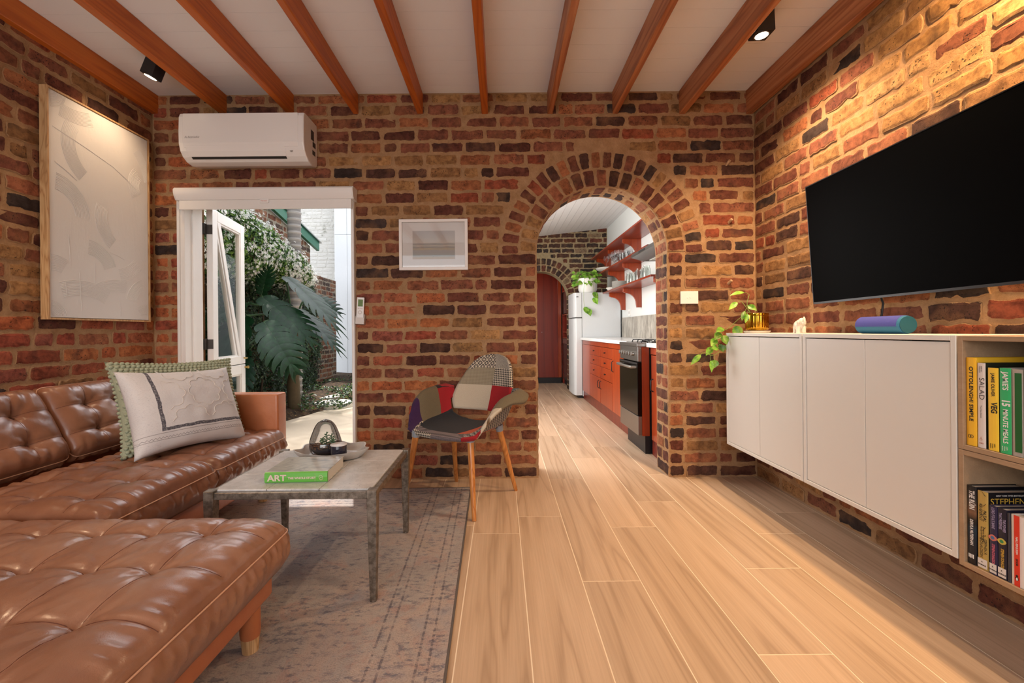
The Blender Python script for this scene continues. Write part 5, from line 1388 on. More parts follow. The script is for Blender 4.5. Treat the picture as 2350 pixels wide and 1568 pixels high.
MB().lathe([(.045, 0), (.062, -.003), (.066, 0), (.045, .002), (.045, 0)], n=32, cap=False).build('trim_ring', M_WHITE_GLOSS, dl, smooth=True)
MB().lathe([(0, .001), (.045, .001), (.045, .003), (0, .003)], n=32).build('diffuser', flat('diffuser', 'dad8d2', .4), dl)
# far brick wall with the second arch
kb = thing('wall_kitchen_far', None, None, kind='structure'); kb['label'] = 'dark brick wall at the end of the kitchen with a smaller arch'
CX2, CZ2, R2 = .68, 1.545, .462
def arch_wall(y0, y1, xa, xb, zt, mat, parent):
    mb = MB(); mb.box(xa, CX2-R2, y0, y1, 0, zt).box(CX2+R2, xb, y0, y1, 0, zt)
    n = 24; pts = [(CX2+R2*math.cos(PI*i/n), CZ2+R2*math.sin(PI*i/n)) for i in range(n+1)]
    V = []; F = []
    for y in (y0, y1):
        for (x, z) in pts: V += [(x, y, z), (x, y, zt)]
    m = 2*(n+1)
    for i in range(n):
        a = 2*i; F += [(a, a+1, a+3, a+2), (m+a, m+a+2, m+a+3, m+a+1), (a, a+2, m+a+2, m+a)]
    mb.add(V, F); return mb.build('mortar', mat, parent, fix=False)
arch_wall(YK, YK+.22, -1.0, XK, 2.9, M_MORTAR_K, kb)
RO2 = R2+.235
def spans_k(z0, z1):
    zm = (z0+z1)/2
    if zm < CZ2: return [(CX2+R2, XK)]
    d = min(abs(z0-CZ2), abs(z1-CZ2)) if z0 > CZ2 else 0
    if d < RO2:
        hw = math.sqrt(RO2**2-d*d); return [(-.3, CX2-hw), (CX2+hw, XK)]
    return [(-.3, XK)]
kbk = [b for b in courses(V3(0, YK, 0), UX, UZ, -UY, 0, 2.75, PAL_K, spans_k, ragged=.004)]
for i, (ra, rb, nn_) in enumerate(((R2, R2+.115, 18), (R2+.115, R2+.23, 22))): kbk += ring(CX2, CZ2, ra, rb, nn_, 0, PI, YK-.004, -UY, PAL_K)
k = 0; z = 0
while z < CZ2:
    kbk.append(brick_geo([(YK+.004, z+.006), (YK+.215, z+.006), (YK+.215, z+.08), (YK+.004, z+.08)], V3(CX2+R2, 0, 0), UY, UZ, V3(-1, 0, 0), PAL_K)); z += .0856
def vis_k(c):
    u = 1150+1000*c.x/c.y; v = 760-1000*(c.z-H)/c.y
    return 1 if (1225 < u < 1400 and v > 500) else 0
make_bricks(kb, kbk, M_BRICK_K, vis_k)

# ------------------------------------------------ red timber joinery
M_RED = wood('jarrah_red', '6e220c', '9c3a12', 'b04a18', 'z', 1.2, .32, .7, coat=.3, ringsc=(7, 6), stretch=.05, contrast=.4)
M_REDH = wood('jarrah_shelf', '5e1c0e', '842c12', '983818', 'y', 1.2, .3, .6, coat=.3, ringsc=(7, 6), stretch=.05, contrast=.4)
M_REDD = wood('jarrah_dark', '4c1610', '6d2216', '7d2a1a', 'z', 1.0, .35, .6, coat=.2)
M_BENCH = flat('white_benchtop', 'e9ebeb', .2)
def knob(parent, y, z, x=1.196):
    MB().lathe([(0, 0), (.006, 0), (.005, .008), (.010, .014), (.009, .020), (0, .021)], n=14, M=Matrix.Translation((x, y, z)) @ Matrix.Rotation(-PI/2, 4, 'Y')).build('knob', M_BLACK, parent, smooth=True)
def bar(parent, y, z0, z1, x=1.196):
    MB().tube([(x, y, z0), (x-.018, y, z0+.012), (x-.018, y, z1-.012), (x, y, z1)], .005, 8).build('handle', M_BLACK, parent, smooth=True)
XC = 1.20
def carcass(c, y0, y1):
    box('body', M_REDD, c, XC+.021, XK-.003, y0, y1, .12, .868)
    box('kickboard', M_REDD, c, XC+.012, XC+.03, y0, y1, 0.001, .12)
    box('top_rail', M_RED, c, XC+.002, XC+.021, y0, y1, .812, .868, .001, 1)
u1 = world('base_cabinet', 'red timber base cabinet bank with drawers between fridge and oven', 'cabinet', (XC, 5.25, 0), 'red timber kitchen base cabinets')
carcass(u1, 4.062, 6.44)
box('filler_panel', M_RED, u1, XC+.001, XC+.021, 5.915, 6.44, .125, .808, .001, 1)
for (ya, yb) in ((5.295, 5.905), (4.725, 5.285)):
    for i, (za, zb) in enumerate(((.690, .806), (.572, .686), (.432, .568))):
        d = box('drawer', M_RED, u1, XC, XC+.020, ya+.003, yb-.003, za, zb, .0015, 1); knob(d, (ya+yb)/2, (za+zb)/2)
    d = box('door', M_RED, u1, XC, XC+.020, ya+.003, yb-.003, .128, .426, .0015, 1); bar(d, ya+.05 if yb > 5.5 else yb-.05, .30, .40)
d = box('door', M_RED, u1, XC, XC+.020, 4.066, 4.718, .128, .806, .0015, 1); bar(d, 4.66, .56, .68)
u2 = world('base_cabinet', 'red timber base cabinet right of the oven, beside the arch jamb', 'cabinet', (XC, 3.36, 0), 'red timber kitchen base cabinets')
carcass(u2, 3.213, 3.512)
d = box('door', M_RED, u2, XC, XC+.020, 3.216, 3.490, .128, .806, .0015, 1); bar(d, 3.44, .52, .62)
bt_ = world('benchtop', 'long white benchtop over the drawers, between fridge and oven', 'benchtop', (1.4, 5.2, .87), 'white kitchen benchtops')
box('slab', M_BENCH, bt_, 1.168, XK-.002, 4.062, 6.435, .8695, .905, .004)
bt2 = world('benchtop', 'short white benchtop right of the oven beside the arch', 'benchtop', (1.4, 3.36, .87), 'white kitchen benchtops')
box('slab', M_BENCH, bt2, 1.168, XK-.002, 3.213, 3.512, .8695, .905, .004)
# stove
M_OVGL = flat('oven_glass', '050506', .10, **{'Specular IOR Level': .25}); M_SSK = flat('stainless', '8f8d8b', .3, .95)
ov = world('oven', 'free-standing stainless oven with black glass door and gas hob', 'oven', (1.12, 3.79, 0))
y0, y1 = 3.525, 4.050
box('body', flat('oven_enamel', '2b2827', .4, .6), ov, 1.135, XK-.02, y0+.005, y1-.005, .15, .885)
box('side_panel', M_RED, ov, 1.135, 1.195, y0-.001, y0+.006, .15, .87)
fd = box('door', M_OVGL, ov, 1.100, 1.133, y0, y1, .315, .745, .003)
box('glass_frame', M_BLACK, fd, 1.0985, 1.1005, y0+.004, y1-.004, .728, .742)
MB().tube([(1.100, y0+.05, .705), (1.065, y0+.05, .705), (1.062, y0+.09, .705), (1.062, y1-.09, .705), (1.065, y1-.05, .705), (1.100, y1-.05, .705)], .012, 12).build('handle', M_STEEL, fd, smooth=True)
box('drawer_front', M_SSK, ov, 1.102, 1.135, y0, y1, .155, .309, .003)
cp = box('control_panel', M_SSK, ov, 1.104, 1.135, y0, y1, .752, .872, .003)
for i in range(6):
    MB().lathe([(0, 0), (.018, 0), (.016, .022), (.0, .024)], n=18, M=Matrix.Translation((1.103, y1-.055-i*.072, .812)) @ Matrix.Rotation(-PI/2, 4, 'Y')).box(1.078, 1.083, y1-.058-i*.072, y1-.052-i*.072, .797, .827).build('knob', M_STEEL, cp, smooth=True)
box('hob', M_SSK, ov, 1.098, XK-.02, y0, y1, .873, .900, .003)
for (cx_, cy_) in ((1.28, 3.66), (1.28, 3.92), (1.58, 3.66), (1.58, 3.92)):
    m = MB().lathe([(0, .900), (.032, .900), (.030, .912), (0, .914)], (cx_, cy_, 0), 18)
    for k in range(4):
        a = k*PI/2+PI/4; m.tube([(cx_+.03*math.cos(a), cy_+.03*math.sin(a), .923), (cx_+.10*math.cos(a), cy_+.10*math.sin(a), .923), (cx_+.112*math.cos(a), cy_+.112*math.sin(a), .901)], .005, 6)
    m.build('trivet', M_BLACK, ov, fix=False)
box('kickboard', M_BLACK, ov, 1.165, 1.60, y0+.02, y1-.02, .001, .15)
# fridge
M_FR = flat('fridge_white', 'd3d7da', .35, var=.02)
fg = world('fridge', 'white top-freezer fridge standing against the far brick wall', 'fridge', (1.45, 6.76, 0))
box('body', M_FR, fg, 1.205, 1.775, 6.455, 7.06, .03, 1.570, .006)
for nm, za, zb in (('door', .045, 1.190), ('freezer_door', 1.202, 1.568)):
    prof = [(1.200, 6.455), (1.115, 6.455), (1.092, 6.475), (1.080, 6.55), (1.076, 6.757), (1.080, 6.965), (1.092, 7.04), (1.115, 7.06), (1.200, 7.06)]
    d = MB().prism(prof, 'z', za, zb).build(nm, M_FR, fg, smooth=True, bevel=.006)
    if nm == 'freezer_door': MB().box(1.118, 1.150, 6.4535, 6.456, 1.50, 1.512).build('badge', M_DARKGAP, d)
box('door_seal', M_DARKGAP, fg, 1.120, 1.204, 6.462, 7.05, .05, 1.56)
box('plinth', M_BLACK, fg, 1.15, 1.74, 6.50, 7.03, .001, .045)
# shelves on the right wall
def bracket(parent, y, zt, xf=1.565):
    pts = [(XK-.002, zt), (xf, zt), (xf, zt-.045), (xf+.02, zt-.055)]
    for i in range(9):
        a = PI/2*i/8; pts.append((xf+.03+(.135)*math.sin(a), zt-.060-.135*(1-math.cos(a))))
    pts += [(XK-.062, zt-.245), (XK-.002, zt-.245)]
    MB().prism(pts, 'y', y-.018, y+.018).build('bracket', M_RED, parent, bevel=.001, seg=1)
def shelf(label, z, y0, y1, xf, ys, brs=True):
    s = world('wall_shelf', label, 'shelf', (XK, (y0+y1)/2, z), 'red timber kitchen shelves')
    box('board', M_REDH, s, xf, XK-.002, y0, y1, z-.022, z, .003)
    for y in ys: bracket(s, y, z-.0225)
    return s
shelf('lowest red timber kitchen shelf with plates and jars', 1.565, 4.36, 6.42, 1.50, (5.58, 4.45, 6.30))
shelf('middle red timber kitchen shelf with the wine glasses', 1.885, 4.46, 7.0, 1.50, (5.58, 6.34))
shelf('top red timber kitchen shelf above the glasses', 2.195, 3.7, 7.25, 1.50, (5.58, 6.34, 7.1, 4.2))
# hood
hd = world('range_hood', 'slim stainless range hood beside the middle kitchen shelf', 'range hood', (1.5, 3.95, 1.70))
MB().prism([(1.32, 1.735), (1.32, 1.768), (1.36, 1.775), (1.79, 1.775), (1.79, 1.70), (1.45, 1.70)], 'y', 3.5, 4.40).build('canopy', M_SSK, hd, bevel=.002)
box('control_strip', M_BLACK, hd, 1.318, 1.3195, 3.98, 4.16, 1.743, 1.761)
box('filter', flat('filter', 'c9c7c0', .5), hd, 1.47, 1.76, 3.6, 4.3, 1.694, 1.699)
# splashback, outlet
t = NT('splash_stone'); v = t.coord('Object')
t.base(t.mix(t.ramp(t.noise(t.coord('Object', (1, 1, .3)), 14, 7, .75, .4), [(.38, 0.0), (.62, 1.0)]), '7d756a', 'b9b2a6')); t.set(Roughness=.3)
spb = world('splashback', 'mottled grey stone splashback behind the benchtop', 'splashback', (XK, 4.8, .906)); box('slab', t.m, spb, XK-.014, XK-.001, 3.213, 6.44, .9055, 1.19, .001, 1)
so = world('power_outlet', 'white power outlet above the splashback', 'outlet', (XK, 6.08, 1.22)); box('plate', M_WHITE_GLOSS, so, XK-.010, XK, 6.03, 6.14, 1.205, 1.30, .002); box('socket', flat('socket_grey', 'c9cac8', .4), so, XK-.012, XK-.0095, 6.06, 6.11, 1.235, 1.27)
# crockery
M_CROCK = flat('white_china', 'dedcd6', .25)
M_GLASS = glass_mat('drinking_glass', (.97, .98, .99, 1), .02, .01, .4)
pl_g = 'stacked white dinner plates on the lowest kitchen shelf'
for i in range(8):
    p = thing('plate', 'white dinner plate, %s of the stack on the lowest kitchen shelf' % ('bottom one', 'second from the bottom', 'third from the bottom', 'fourth from the bottom', 'fourth from the top', 'third from the top', 'second from the top', 'topmost')[i], 'plate', (1.635, 5.93, 1.566+i*.0125), 0, pl_g)
    MB().lathe([(0, 0), (.065, 0), (.075, .004), (.118, .012), (.120, .0145), (.112, .013), (.07, .006), (0, .005)], n=36).build('dish', M_CROCK, p, smooth=True)
b = thing('bowl', 'stacked white bowls at the left end of the plates', 'bowl', (1.60, 6.24, 1.566))
MB().lathe([(0, 0), (.05, 0), (.085, .035), (.09, .05), (.085, .05), (.05, .008), (0, .006)], n=30).build('bowl_body', M_CROCK, b, smooth=True)
b = thing('serving_bowl', 'wide shallow white serving bowl at the left end of the middle shelf', 'bowl', (1.64, 6.70, 1.886))
MB().lathe([(0, 0), (.06, 0), (.16, .05), (.175, .075), (.168, .075), (.06, .010), (0, .008)], n=36).build('bowl_body', M_CROCK, b, smooth=True)
w0 = thing('wine_glass', 'wine glass on the middle kitchen shelf, front row, nearest the serving bowl', 'glass', (1.545, 6.36, 1.886), 0, 'wine glasses on the middle kitchen shelf')
MB().lathe([(0, .002), (.034, .001), (.034, .003), (.006, .008), (.0035, .02), (.0035, .095), (.010, .104), (.030, .125), (.038, .150), (.036, .180), (.031, .205)], n=20, cap=False).build('glass_body', M_GLASS, w0, smooth=True, fix=False)
k = 0
for r_ in range(3):
    for c_ in range(6):
        if r_ == 0 and c_ == 0: continue
        x_p, y_p = 1.565+.082*r_, 6.30-.088*c_+random.uniform(-.01, .01)
        dup(w0, (x_p, y_p, 1.886), label=('wine glass on the middle kitchen shelf, %s row, %s from the serving bowl' % (('front', 'centre', 'rear')[r_], ('first', 'second', 'third', 'fourth', 'fifth', 'sixth')[c_])))
t0 = thing('tumbler', 'clear tumbler on the middle kitchen shelf next to the range hood, front', 'glass', (1.56, 5.62, 1.886), 0, 'tumblers on the middle kitchen shelf')
MB().lathe([(0, .004), (.030, .002), (.036, .10), (.034, .10), (.028, .01), (0, .009)], n=18).build('glass_body', M_GLASS, t0, smooth=True, fix=False)
for i, (x_p, y_p, lb) in enumerate(((1.65, 5.60, 'behind the front tumbler'), (1.56, 5.50, 'second along the front'), (1.66, 5.48, 'second along the rear'), (1.57, 5.38, 'third along the front'), (1.66, 5.36, 'third along the rear'))):
    dup(t0, (x_p, y_p, 1.886), label='clear tumbler on the middle kitchen shelf, '+lb)
j0 = thing('glass_jar', 'tall ribbed glass jar at the plates end of the lowest shelf', 'jar', (1.60, 5.42, 1.566), 0, 'glass jars on the lowest kitchen shelf')
MB().lathe([(0, .003), (.040, .001), (.043, .01), (.043, .11), (.034, .125), (.034, .148), (.031, .148), (.031, .123), (.040, .108), (.040, .012), (0, .009)], n=24).build('jar_body', glass_mat('jar_glass', (.93, .95, .94, 1), .03, .02, .4), j0, smooth=True, fix=False)
for i, lb in enumerate(('second', 'third', 'fourth', 'fifth', 'sixth')):
    dup(j0, (1.60+.03*(i % 2), 5.42-.13*(i+1), 1.566), label='tall glass jar on the lowest kitchen shelf, %s from the plates' % lb)
q = thing('glass_jar', 'lidded glass jar standing on the top kitchen shelf near the arch', 'jar', (1.60, 4.55, 2.196))
MB().lathe([(0, .003), (.04, .001), (.043, .12), (.036, .13), (.036, .15), (.033, .15), (.033, .13), (.04, .118), (0, .01)], n=24).build('jar_body', M_GLASS, q, smooth=True, fix=False)
# plant on the fridge
fp = world('potted_plant', 'bushy green vine in a white pot on top of the fridge', 'plant', (1.32, 6.62, 1.571))
c0 = Vector((1.32, 6.62, 1.571))
MB().lathe([(0, 0), (.115, 0), (.140, .05), (.146, .22), (.138, .22), (.130, .05), (0, .02)], tuple(c0), 40).build('pot', flat('pot_white', 'e6e6e3', .4), fp, smooth=True)
MB().lathe([(0, .205), (.137, .205)], tuple(c0), 24).build('soil', M_SOIL, fp)
M_LEAFK = leaf_mat('kitchen_vine_leaf', '4a8a2c', '82b83e', 'b0d45e')
random.seed(11)
top = c0+Vector((0, 0, .21))
for i in range(84):
    a = random.uniform(0, 2*PI); rr = random.uniform(.04, .20); z = random.uniform(-.08, .12)-.15*max(0, rr-.15)
    if i < 45: a = random.uniform(PI*.85, PI*1.75)
    p = top+Vector((math.cos(a)*rr, math.sin(a)*rr*.8, z))
    MB().tube([top+Vector((math.cos(a)*.05, math.sin(a)*.05, -.01)), (top+p)/2+Vector((0, 0, .06)), p], .0018, 4).build('leaf_stalk', M_STEM, fp)
    leaf_part(fp, M_LEAFK, p, (math.cos(a), math.sin(a)*.6, random.uniform(-.8, .1)), (random.uniform(-.3, .3), -.7, .6), random.uniform(.05, .082), random.uniform(.042, .066))
for (pts, n_) in (([top+Vector((.05, -.14, 0)), top+Vector((.04, -.21, -.16)), top+Vector((.045, -.20, -.30))], 2), ([top+Vector((-.07, -.12, 0)), top+Vector((-.10, -.22, -.20)), top+Vector((-.09, -.2, -.42)), top+Vector((-.03, -.2, -.46))], 2)):
    cpts = cr(pts, 14); MB().tube(cpts, .0022, 5).build('stem', M_STEM, fp, smooth=True)
    for q_ in range(n_):
        p = cpts[14-q_*4]; leaf_part(fp, M_LEAFK, p, (random.uniform(.0, .8), -.3, -.7), (0, -.9, .3), .11, .085)
# beyond the far arch
tc = world('tall_cabinet', 'tall dark red timber cupboard seen through the far arch', 'cabinet', (.62, 8.6, 0))
M_REDT = wood('cupboard_red', '5a160c', '842412', '9a3018', 'z', .8, .35, .7, coat=.2, ringsc=(6, 5), stretch=.05, contrast=.4)
box('carcass', M_REDT, tc, .05, 1.15, 8.352, 8.95, .11, 2.42)
for i, (a, b) in enumerate(((.052, .60), (.604, 1.085))):
    d = box('door', M_REDT, tc, a, b, 8.332, 8.351, .115, 2.41, .002, 1)
    MB().lathe([(0, 0), (.007, 0), (.007, .012), (0, .013)], n=12, M=Matrix.Translation((.78 if i else .55, 8.332, .98)) @ Matrix.Rotation(PI/2, 4, 'X')).build('knob', M_STEEL, d, smooth=True)
box('corner_stile', M_RED, tc, 1.088, 1.15, 8.33, 8.351, .115, 2.41, .001, 1)
box('plinth', M_BLACK, tc, .05, 1.15, 8.37, 8.9, .001, .11)
lc = world('niche_cupboard', 'open red timber niche with shelves above the dishwasher', 'cupboard', (1.45, 7.97, 0))
MB().box(1.17, 1.78, 7.60, 7.625, .88, 2.4).box(1.17, 1.78, 8.305, 8.328, .001, 2.4).box(1.76, 1.78, 7.6, 8.33, .88, 2.4).build('carcass', M_REDT, lc)
for z_s in (.885, .99, 1.31, 1.75): box('shelf', M_RED, lc, 1.175, 1.76, 7.625, 8.305, z_s-.02, z_s, .001, 1)
box('glazed_door', M_OVGL, lc, 1.172, 1.19, 7.63, 8.30, 1.32, 1.73, .002, 1)
dw = world('dishwasher', 'dark dishwasher with steel control strip under the red niche', 'dishwasher', (1.45, 7.95, 0))
box('body', M_BLACK, dw, 1.195, 1.78, 7.63, 8.29, .10, .86)
box('door', flat('dishwasher_door', '35272a', .25), dw, 1.175, 1.194, 7.63, 8.29, .20, .76, .002)
box('control_strip', M_STEEL, dw, 1.17, 1.194, 7.63, 8.29, .765, .858, .002)
box('lower_panel', M_STEEL, dw, 1.175, 1.194, 7.63, 8.29, .10, .195, .002)
box('plinth', M_BLACK, dw, 1.20, 1.7, 7.63, 8.29, .001, .10)
# ------------------------------------------------ garden door: lining, blind, stable-door leaf
dr = thing('door_1', None, None, kind='structure'); dr['label'] = 'white timber lining of the garden doorway'
L = .034
MB().box(DX0, DX0+L, 2.962, 3.14, 0, DZ).build('jamb', M_WHITE, dr, bevel=.002, seg=1)
MB().box(DX1-L*.45, DX1, 2.962, 3.22, 0, DZ).build('jamb', M_WHITE, dr, bevel=.002, seg=1)
MB().box(DX0+L, DX1-L*.45, 2.962, 3.12, DZ-.018, DZ).build('head', M_WHITE, dr, bevel=.002, seg=1)
MB().box(DX0+L, DX0+L+.010, 3.03, 3.06, 0, DZ-.03).build('stop', M_WHITE, dr)
MB().box(DX0-.012, DX0+.006, 2.950, 2.986, 0, DZ).build('architrave', M_WHITE, dr, bevel=.003)
MB().box(DX1-.010, DX1+.008, 2.950, 2.986, 0, DZ).build('architrave', M_WHITE, dr, bevel=.003)
MB().box(DX0+L, DX1, 2.99, 3.21, -.02, .004).build('threshold', M_WHITE, dr)
bl = world('roller_blind', 'white roller blind cassette rolled up over the garden doorway', 'blind', (-1.6, 2.93, 1.9))
prof = [(2.984, 1.985), (2.905, 1.985), (2.893, 1.972), (2.893, 1.955), (2.900, 1.930), (2.915, 1.905), (2.984, 1.900)]
MB().prism(prof, 'x', -2.165, -.985).build('cassette', M_WHITE_GLOSS, bl, smooth=True, bevel=.002)
MB().prism(prof, 'x', -2.172, -2.165).build('end_cap', M_WHITE, bl); MB().prism(prof, 'x', -.985, -.978).build('end_cap', M_WHITE, bl)
MB().box(-2.15, -.995, 2.917, 2.932, 1.843, 1.905).build('bottom_rail', M_WHITE, bl, bevel=.003)
MB().box(-1.605, -1.545, 2.908, 2.918, 1.880, 1.908).build('pull_tab', M_WHITE_GLOSS, bl, bevel=.004)
text('lettering', 'Verosol', flat('coral_lettering', 'e0a090', .5), bl, .014, frameM((-1.597, 2.9074, 1.894), (1, 0, 0), (0, 0, 1)), xs=.9)
LM = frameM((-2.136, 3.20, 0), (-.165, .986, 0), (-.986, -.165, 0))   # local x along the leaf, y across its thickness, z up (right-handed)
z_ = Vector((0, 0, 1)); x_ = Vector((-.165, .986, 0)).normalized(); y_ = z_.cross(x_)
LM = Matrix.Translation((-2.136, 3.20, 0)) @ Matrix((x_, y_, z_)).transposed().to_4x4()
M_DGLASS = glass_mat('door_glass', (.9, .93, .92, 1), 0, .0, .22)
M_HINGE = flat('hinge_iron', '4a4440', .5, .6)
def leaf(label, z0, z1, brace):
    d = thing('door_leaf', label, 'door', kind='thing'); d['group'] = 'two halves of the stable door'
    d.matrix_world = LM
    Wd, T, R = .565, .021, .078
    MB().box(0, R, -T, T, z0, z1).build('stile', M_WHITE, d, bevel=.003, seg=1); MB().box(Wd-R, Wd, -T, T, z0, z1).build('stile', M_WHITE, d, bevel=.003, seg=1)
    MB().box(R, Wd-R, -T, T, z1-R, z1).build('rail', M_WHITE, d, bevel=.003, seg=1); MB().box(R, Wd-R, -T, T, z0, z0+R*.85).build('rail', M_WHITE, d, bevel=.003, seg=1)
    m = MB(); a, b, c, e = R, Wd-R, z0+R*.85, z1-R
    for (p, q, r_, s_) in ((a, a+.012, c, e), (b-.012, b, c, e), (a, b, e-.012, e), (a, b, c, c+.012)): m.box(p, q, -T+.006, T-.006, r_, s_)
    m.build('bead', M_WHITE, d)
    box_ = MB().box(a+.01, b-.01, -.003, .003, c+.01, e-.01).build('glass', M_DGLASS, d)
    if brace:
        # a diagonal timber brace from the hinge corner at the top to the far corner at the bottom
        for off, w_, t_ in ((0, .070, T-.001), (-.062, .034, T-.008)):
            P0 = Vector((a+.018+off, 0, e)); P1 = Vector((b-.012+off, 0, c))
            MB().prism([(max(a, P0.x-w_/2), e), (P0.x+w_/2, e), (P1.x+w_/2 if P1.x+w_/2 < b else b, c), (P1.x-w_/2, c)], 'y', -t_, t_).build('brace', M_WHITE, d, bevel=.002, seg=1)
    for zh in ((z1-.155, z0+.18) if brace else (z1-.2, z0+.15)):
        MB().box(-.035, -.001, T-.004, T+.026, zh-.038, zh+.038).build('hinge_leaf', M_HINGE, d)
        h = MB(); h.box(-.004, -.001, -T, T, zh-.035, zh+.035); h.cyl((-.006, T+.006, zh-.04), (-.006, T+.006, zh+.04), .006, n=10); h.build('hinge', M_HINGE, d, fix=False)
    return d
la = leaf('upper half of the open white stable door, glazed with a diagonal brace', .752, 1.93, True)
lb_ = leaf('lower half of the open white stable door, behind the green cushion', .03, .745, False)
MB().tube([(.53, -.022, .80), (.53, -.05, .80), (.50, -.055, .80), (.47, -.052, .80)], .006, 8).build('latch', M_BRASS, la, smooth=True)
MB().lathe([(0, 0), (.008, 0), (.007, .012), (.013, .022), (.012, .032), (0, .036)], n=16, M=Matrix.Translation((.55, -.022, .72)) @ Matrix.Rotation(PI/2, 4, 'X')).build('knob', M_BRASS, lb_, smooth=True)

# ------------------------------------------------ courtyard
gr = thing('ground', None, None, kind='structure'); gr['label'] = 'dark soil and leaf litter of the courtyard'
M_EARTH = NT('earth'); v = M_EARTH.coord('Object'); n1 = M_EARTH.noise(v, 22, 6, .75)
M_EARTH.base(M_EARTH.ramp(n1, [(.35, '2c2119'), (.5, '4a3828'), (.62, '6a5238'), (.7, '8a7048')])); M_EARTH.bump(n1, 1, .03); M_EARTH.set(Roughness=.95); M_EARTH = M_EARTH.m
nx, ny = 50, 80; P = []
for i in range(nx+1):
    r = []
    for j in range(ny+1):
        x = -5.5+4.5*i/nx; y = 3.0+7*j/ny
        b = max(0, min(1, ((y-4.9)-(x+2.44)*2.9)*2.2)); z = -.06+.06*b+.05*b*(.5+.5*math.sin(3*x+y*2))+b*max(0, min(1, (-2.3-x)*2))*.10
        z += mnoise.noise((x*7, y*7, 0))*.018*b
        r.append((x, y, z))
    P.append(r)
MB().grid(P).build('soil_bed', M_EARTH, gr, smooth=True, fix=False)
MB().box(-12, 12, 9.85, 25, -.2, -.1).box(-12, -5.5, -6, 10, -.2, -.1).box(2.2, 12, -6, 10, -.2, -.1).box(-12, 12, -12, -2.4, -.2, -.1).build('outer_ground', M_EARTH, gr)
t = NT('sandstone'); v = t.coord('Object')
t.base(t.mix(t.ramp(t.noise(t.coord('Object', (2.5, .6, 1)), 6, 6, .7, .5), [(.35, 0.0), (.65, 1.0)]), '6a5c42', '8f7f5e')); t.bump(t.noise(v, 30, 5, .6), .3, .004); t.set(Roughness=.8)
M_SAND = t.m
pv = thing('paving', None, None, kind='structure'); pv['label'] = 'sandstone paving slabs outside the garden door'
def slab(poly):
    MB().prism(poly, 'z', -.055, random.uniform(-.012, -.008)).build('paving_slab', M_SAND, pv, bevel=.003, seg=1)
# slabs laid slightly askew, cut along the soil bed
def line_x(y): return -2.44+(y-4.97)/2.9
g = .010
for r_, (ya, yb) in enumerate(((3.215, 3.95), (3.95, 4.72), (4.72, 5.45), (5.45, 6.1))):
    for c_ in range(-5, 3):
        xa = -3.0+c_*.78+(.39 if r_ % 2 else 0); xb = xa+.78
        xb = min(xb, -1.0); xa = max(xa, -3.3)
        if xb-xa < .1: continue
        pts = [(xa+g, ya+g), (xb-g, ya+g+.0), (xb-g, yb-g), (xa+g, yb-g)]
        # clip against the bed edge for rows beyond 4.6
        def keep(p): return p[1] < 4.62 or p[0] >= line_x(p[1])-.02
        if all(keep(p) for p in pts): slab(pts); continue
        out = []
        for i in range(4):
            p, q = pts[i], pts[(i+1) % 4]
            f = lambda P_: P_[0]-(line_x(P_[1]))
            fp_, fq = f(p), f(q)
            if fp_ >= 0: out.append(p)
            if fp_*fq < 0:
                s_ = fp_/(fp_-fq); out.append((p[0]+(q[0]-p[0])*s_, p[1]+(q[1]-p[1])*s_))
        if len(out) > 2: slab(out)
M_STONE = flat('stepping_stone', 'c9c7c0', .7, var=.12, scale=12, bump=.3)
for i, (x, y, r, lb) in enumerate(((-2.80, 7.25, .20, 'farthest'), (-2.62, 6.52, .24, 'middle'), (-2.28, 5.93, .25, 'nearest'))):
    s = thing('stepping_stone', lb+' of the three round pale stepping stones in the courtyard bed', 'stepping stone', (x, y, .02), 0, 'round stepping stones')
    pts = [(r*(1+.06*mnoise.noise((math.cos(a)*1.5+i*5, math.sin(a)*1.5, 0)))*math.cos(a), r*(1+.06*mnoise.noise((math.cos(a)*1.5+i*5, math.sin(a)*1.5, 3)))*math.sin(a)) for a in [2*PI*k/28 for k in range(28)]]
    MB().prism(pts, 'z', -.04, .045).build('stone', M_STONE, s, bevel=.008)
# boundary walls
bw = thing('wall_courtyard', None, None, kind='structure'); bw['label'] = 'low old brick boundary wall at the end of the courtyard bed'
M_MORTAR_O = mortar_mat('outdoor_mortar', '8d8070', 'a59a88', '5f564c')
XG = -3.3
MB().box(XG-.24, XG, 3.2, 8.72, -.2, 2.04).build('mortar', M_MORTAR_O, bw)
def vis_o(c):
    u = 1150+1000*c.x/c.y; v = 760-1000*(c.z-H)/c.y
    return 1/c.y if (690 < u < 790 and v < 900) else 0
make_bricks(bw, courses(V3(XG, 0, 0), UY, UZ, V3(1, 0, 0), 0, 2.04, PAL_O, lambda a, b: [(7.0, 8.71)], ragged=.005)+courses(V3(XG, 0, 0), UY, UZ, V3(1, 0, 0), 0, 2.04, PAL_O, lambda a, b: [(3.2, 7.0)], ragged=.005), M_BRICK_O, vis_o)
nb_ = thing('neighbour_gable', None, None, kind='structure'); nb_['label'] = 'brick flank of the neighbouring building under a green fascia'
def gz(y): return 2.79-.203*(y-6.27)
MB().prism([(4.0, 2.04), (7.60, 2.04), (7.60, gz(7.6)), (4.0, gz(4.0))], 'x', XG-.26, XG-.02).build('mortar', M_MORTAR_O, nb_)
gb = []
z = 2.05
while z < 3.3:
    ymax = min(7.6, 6.27+(2.79-z-.07)/.203)
    if ymax > 4.2: gb += courses(V3(XG-.02, 0, 0), UY, UZ, V3(1, 0, 0), 0, z+.0856, PAL_O, lambda a, b: [(4.2, ymax)], z0=z, ragged=.005)
    z += .0856
def vis_g(c):
    u = 1150+1000*c.x/c.y; v = 760-1000*(c.z-H)/c.y
    return 1/c.y if (590 < u < 725 and 470 < v) else 0
make_bricks(nb_, gb, M_BRICK_O, vis_g)
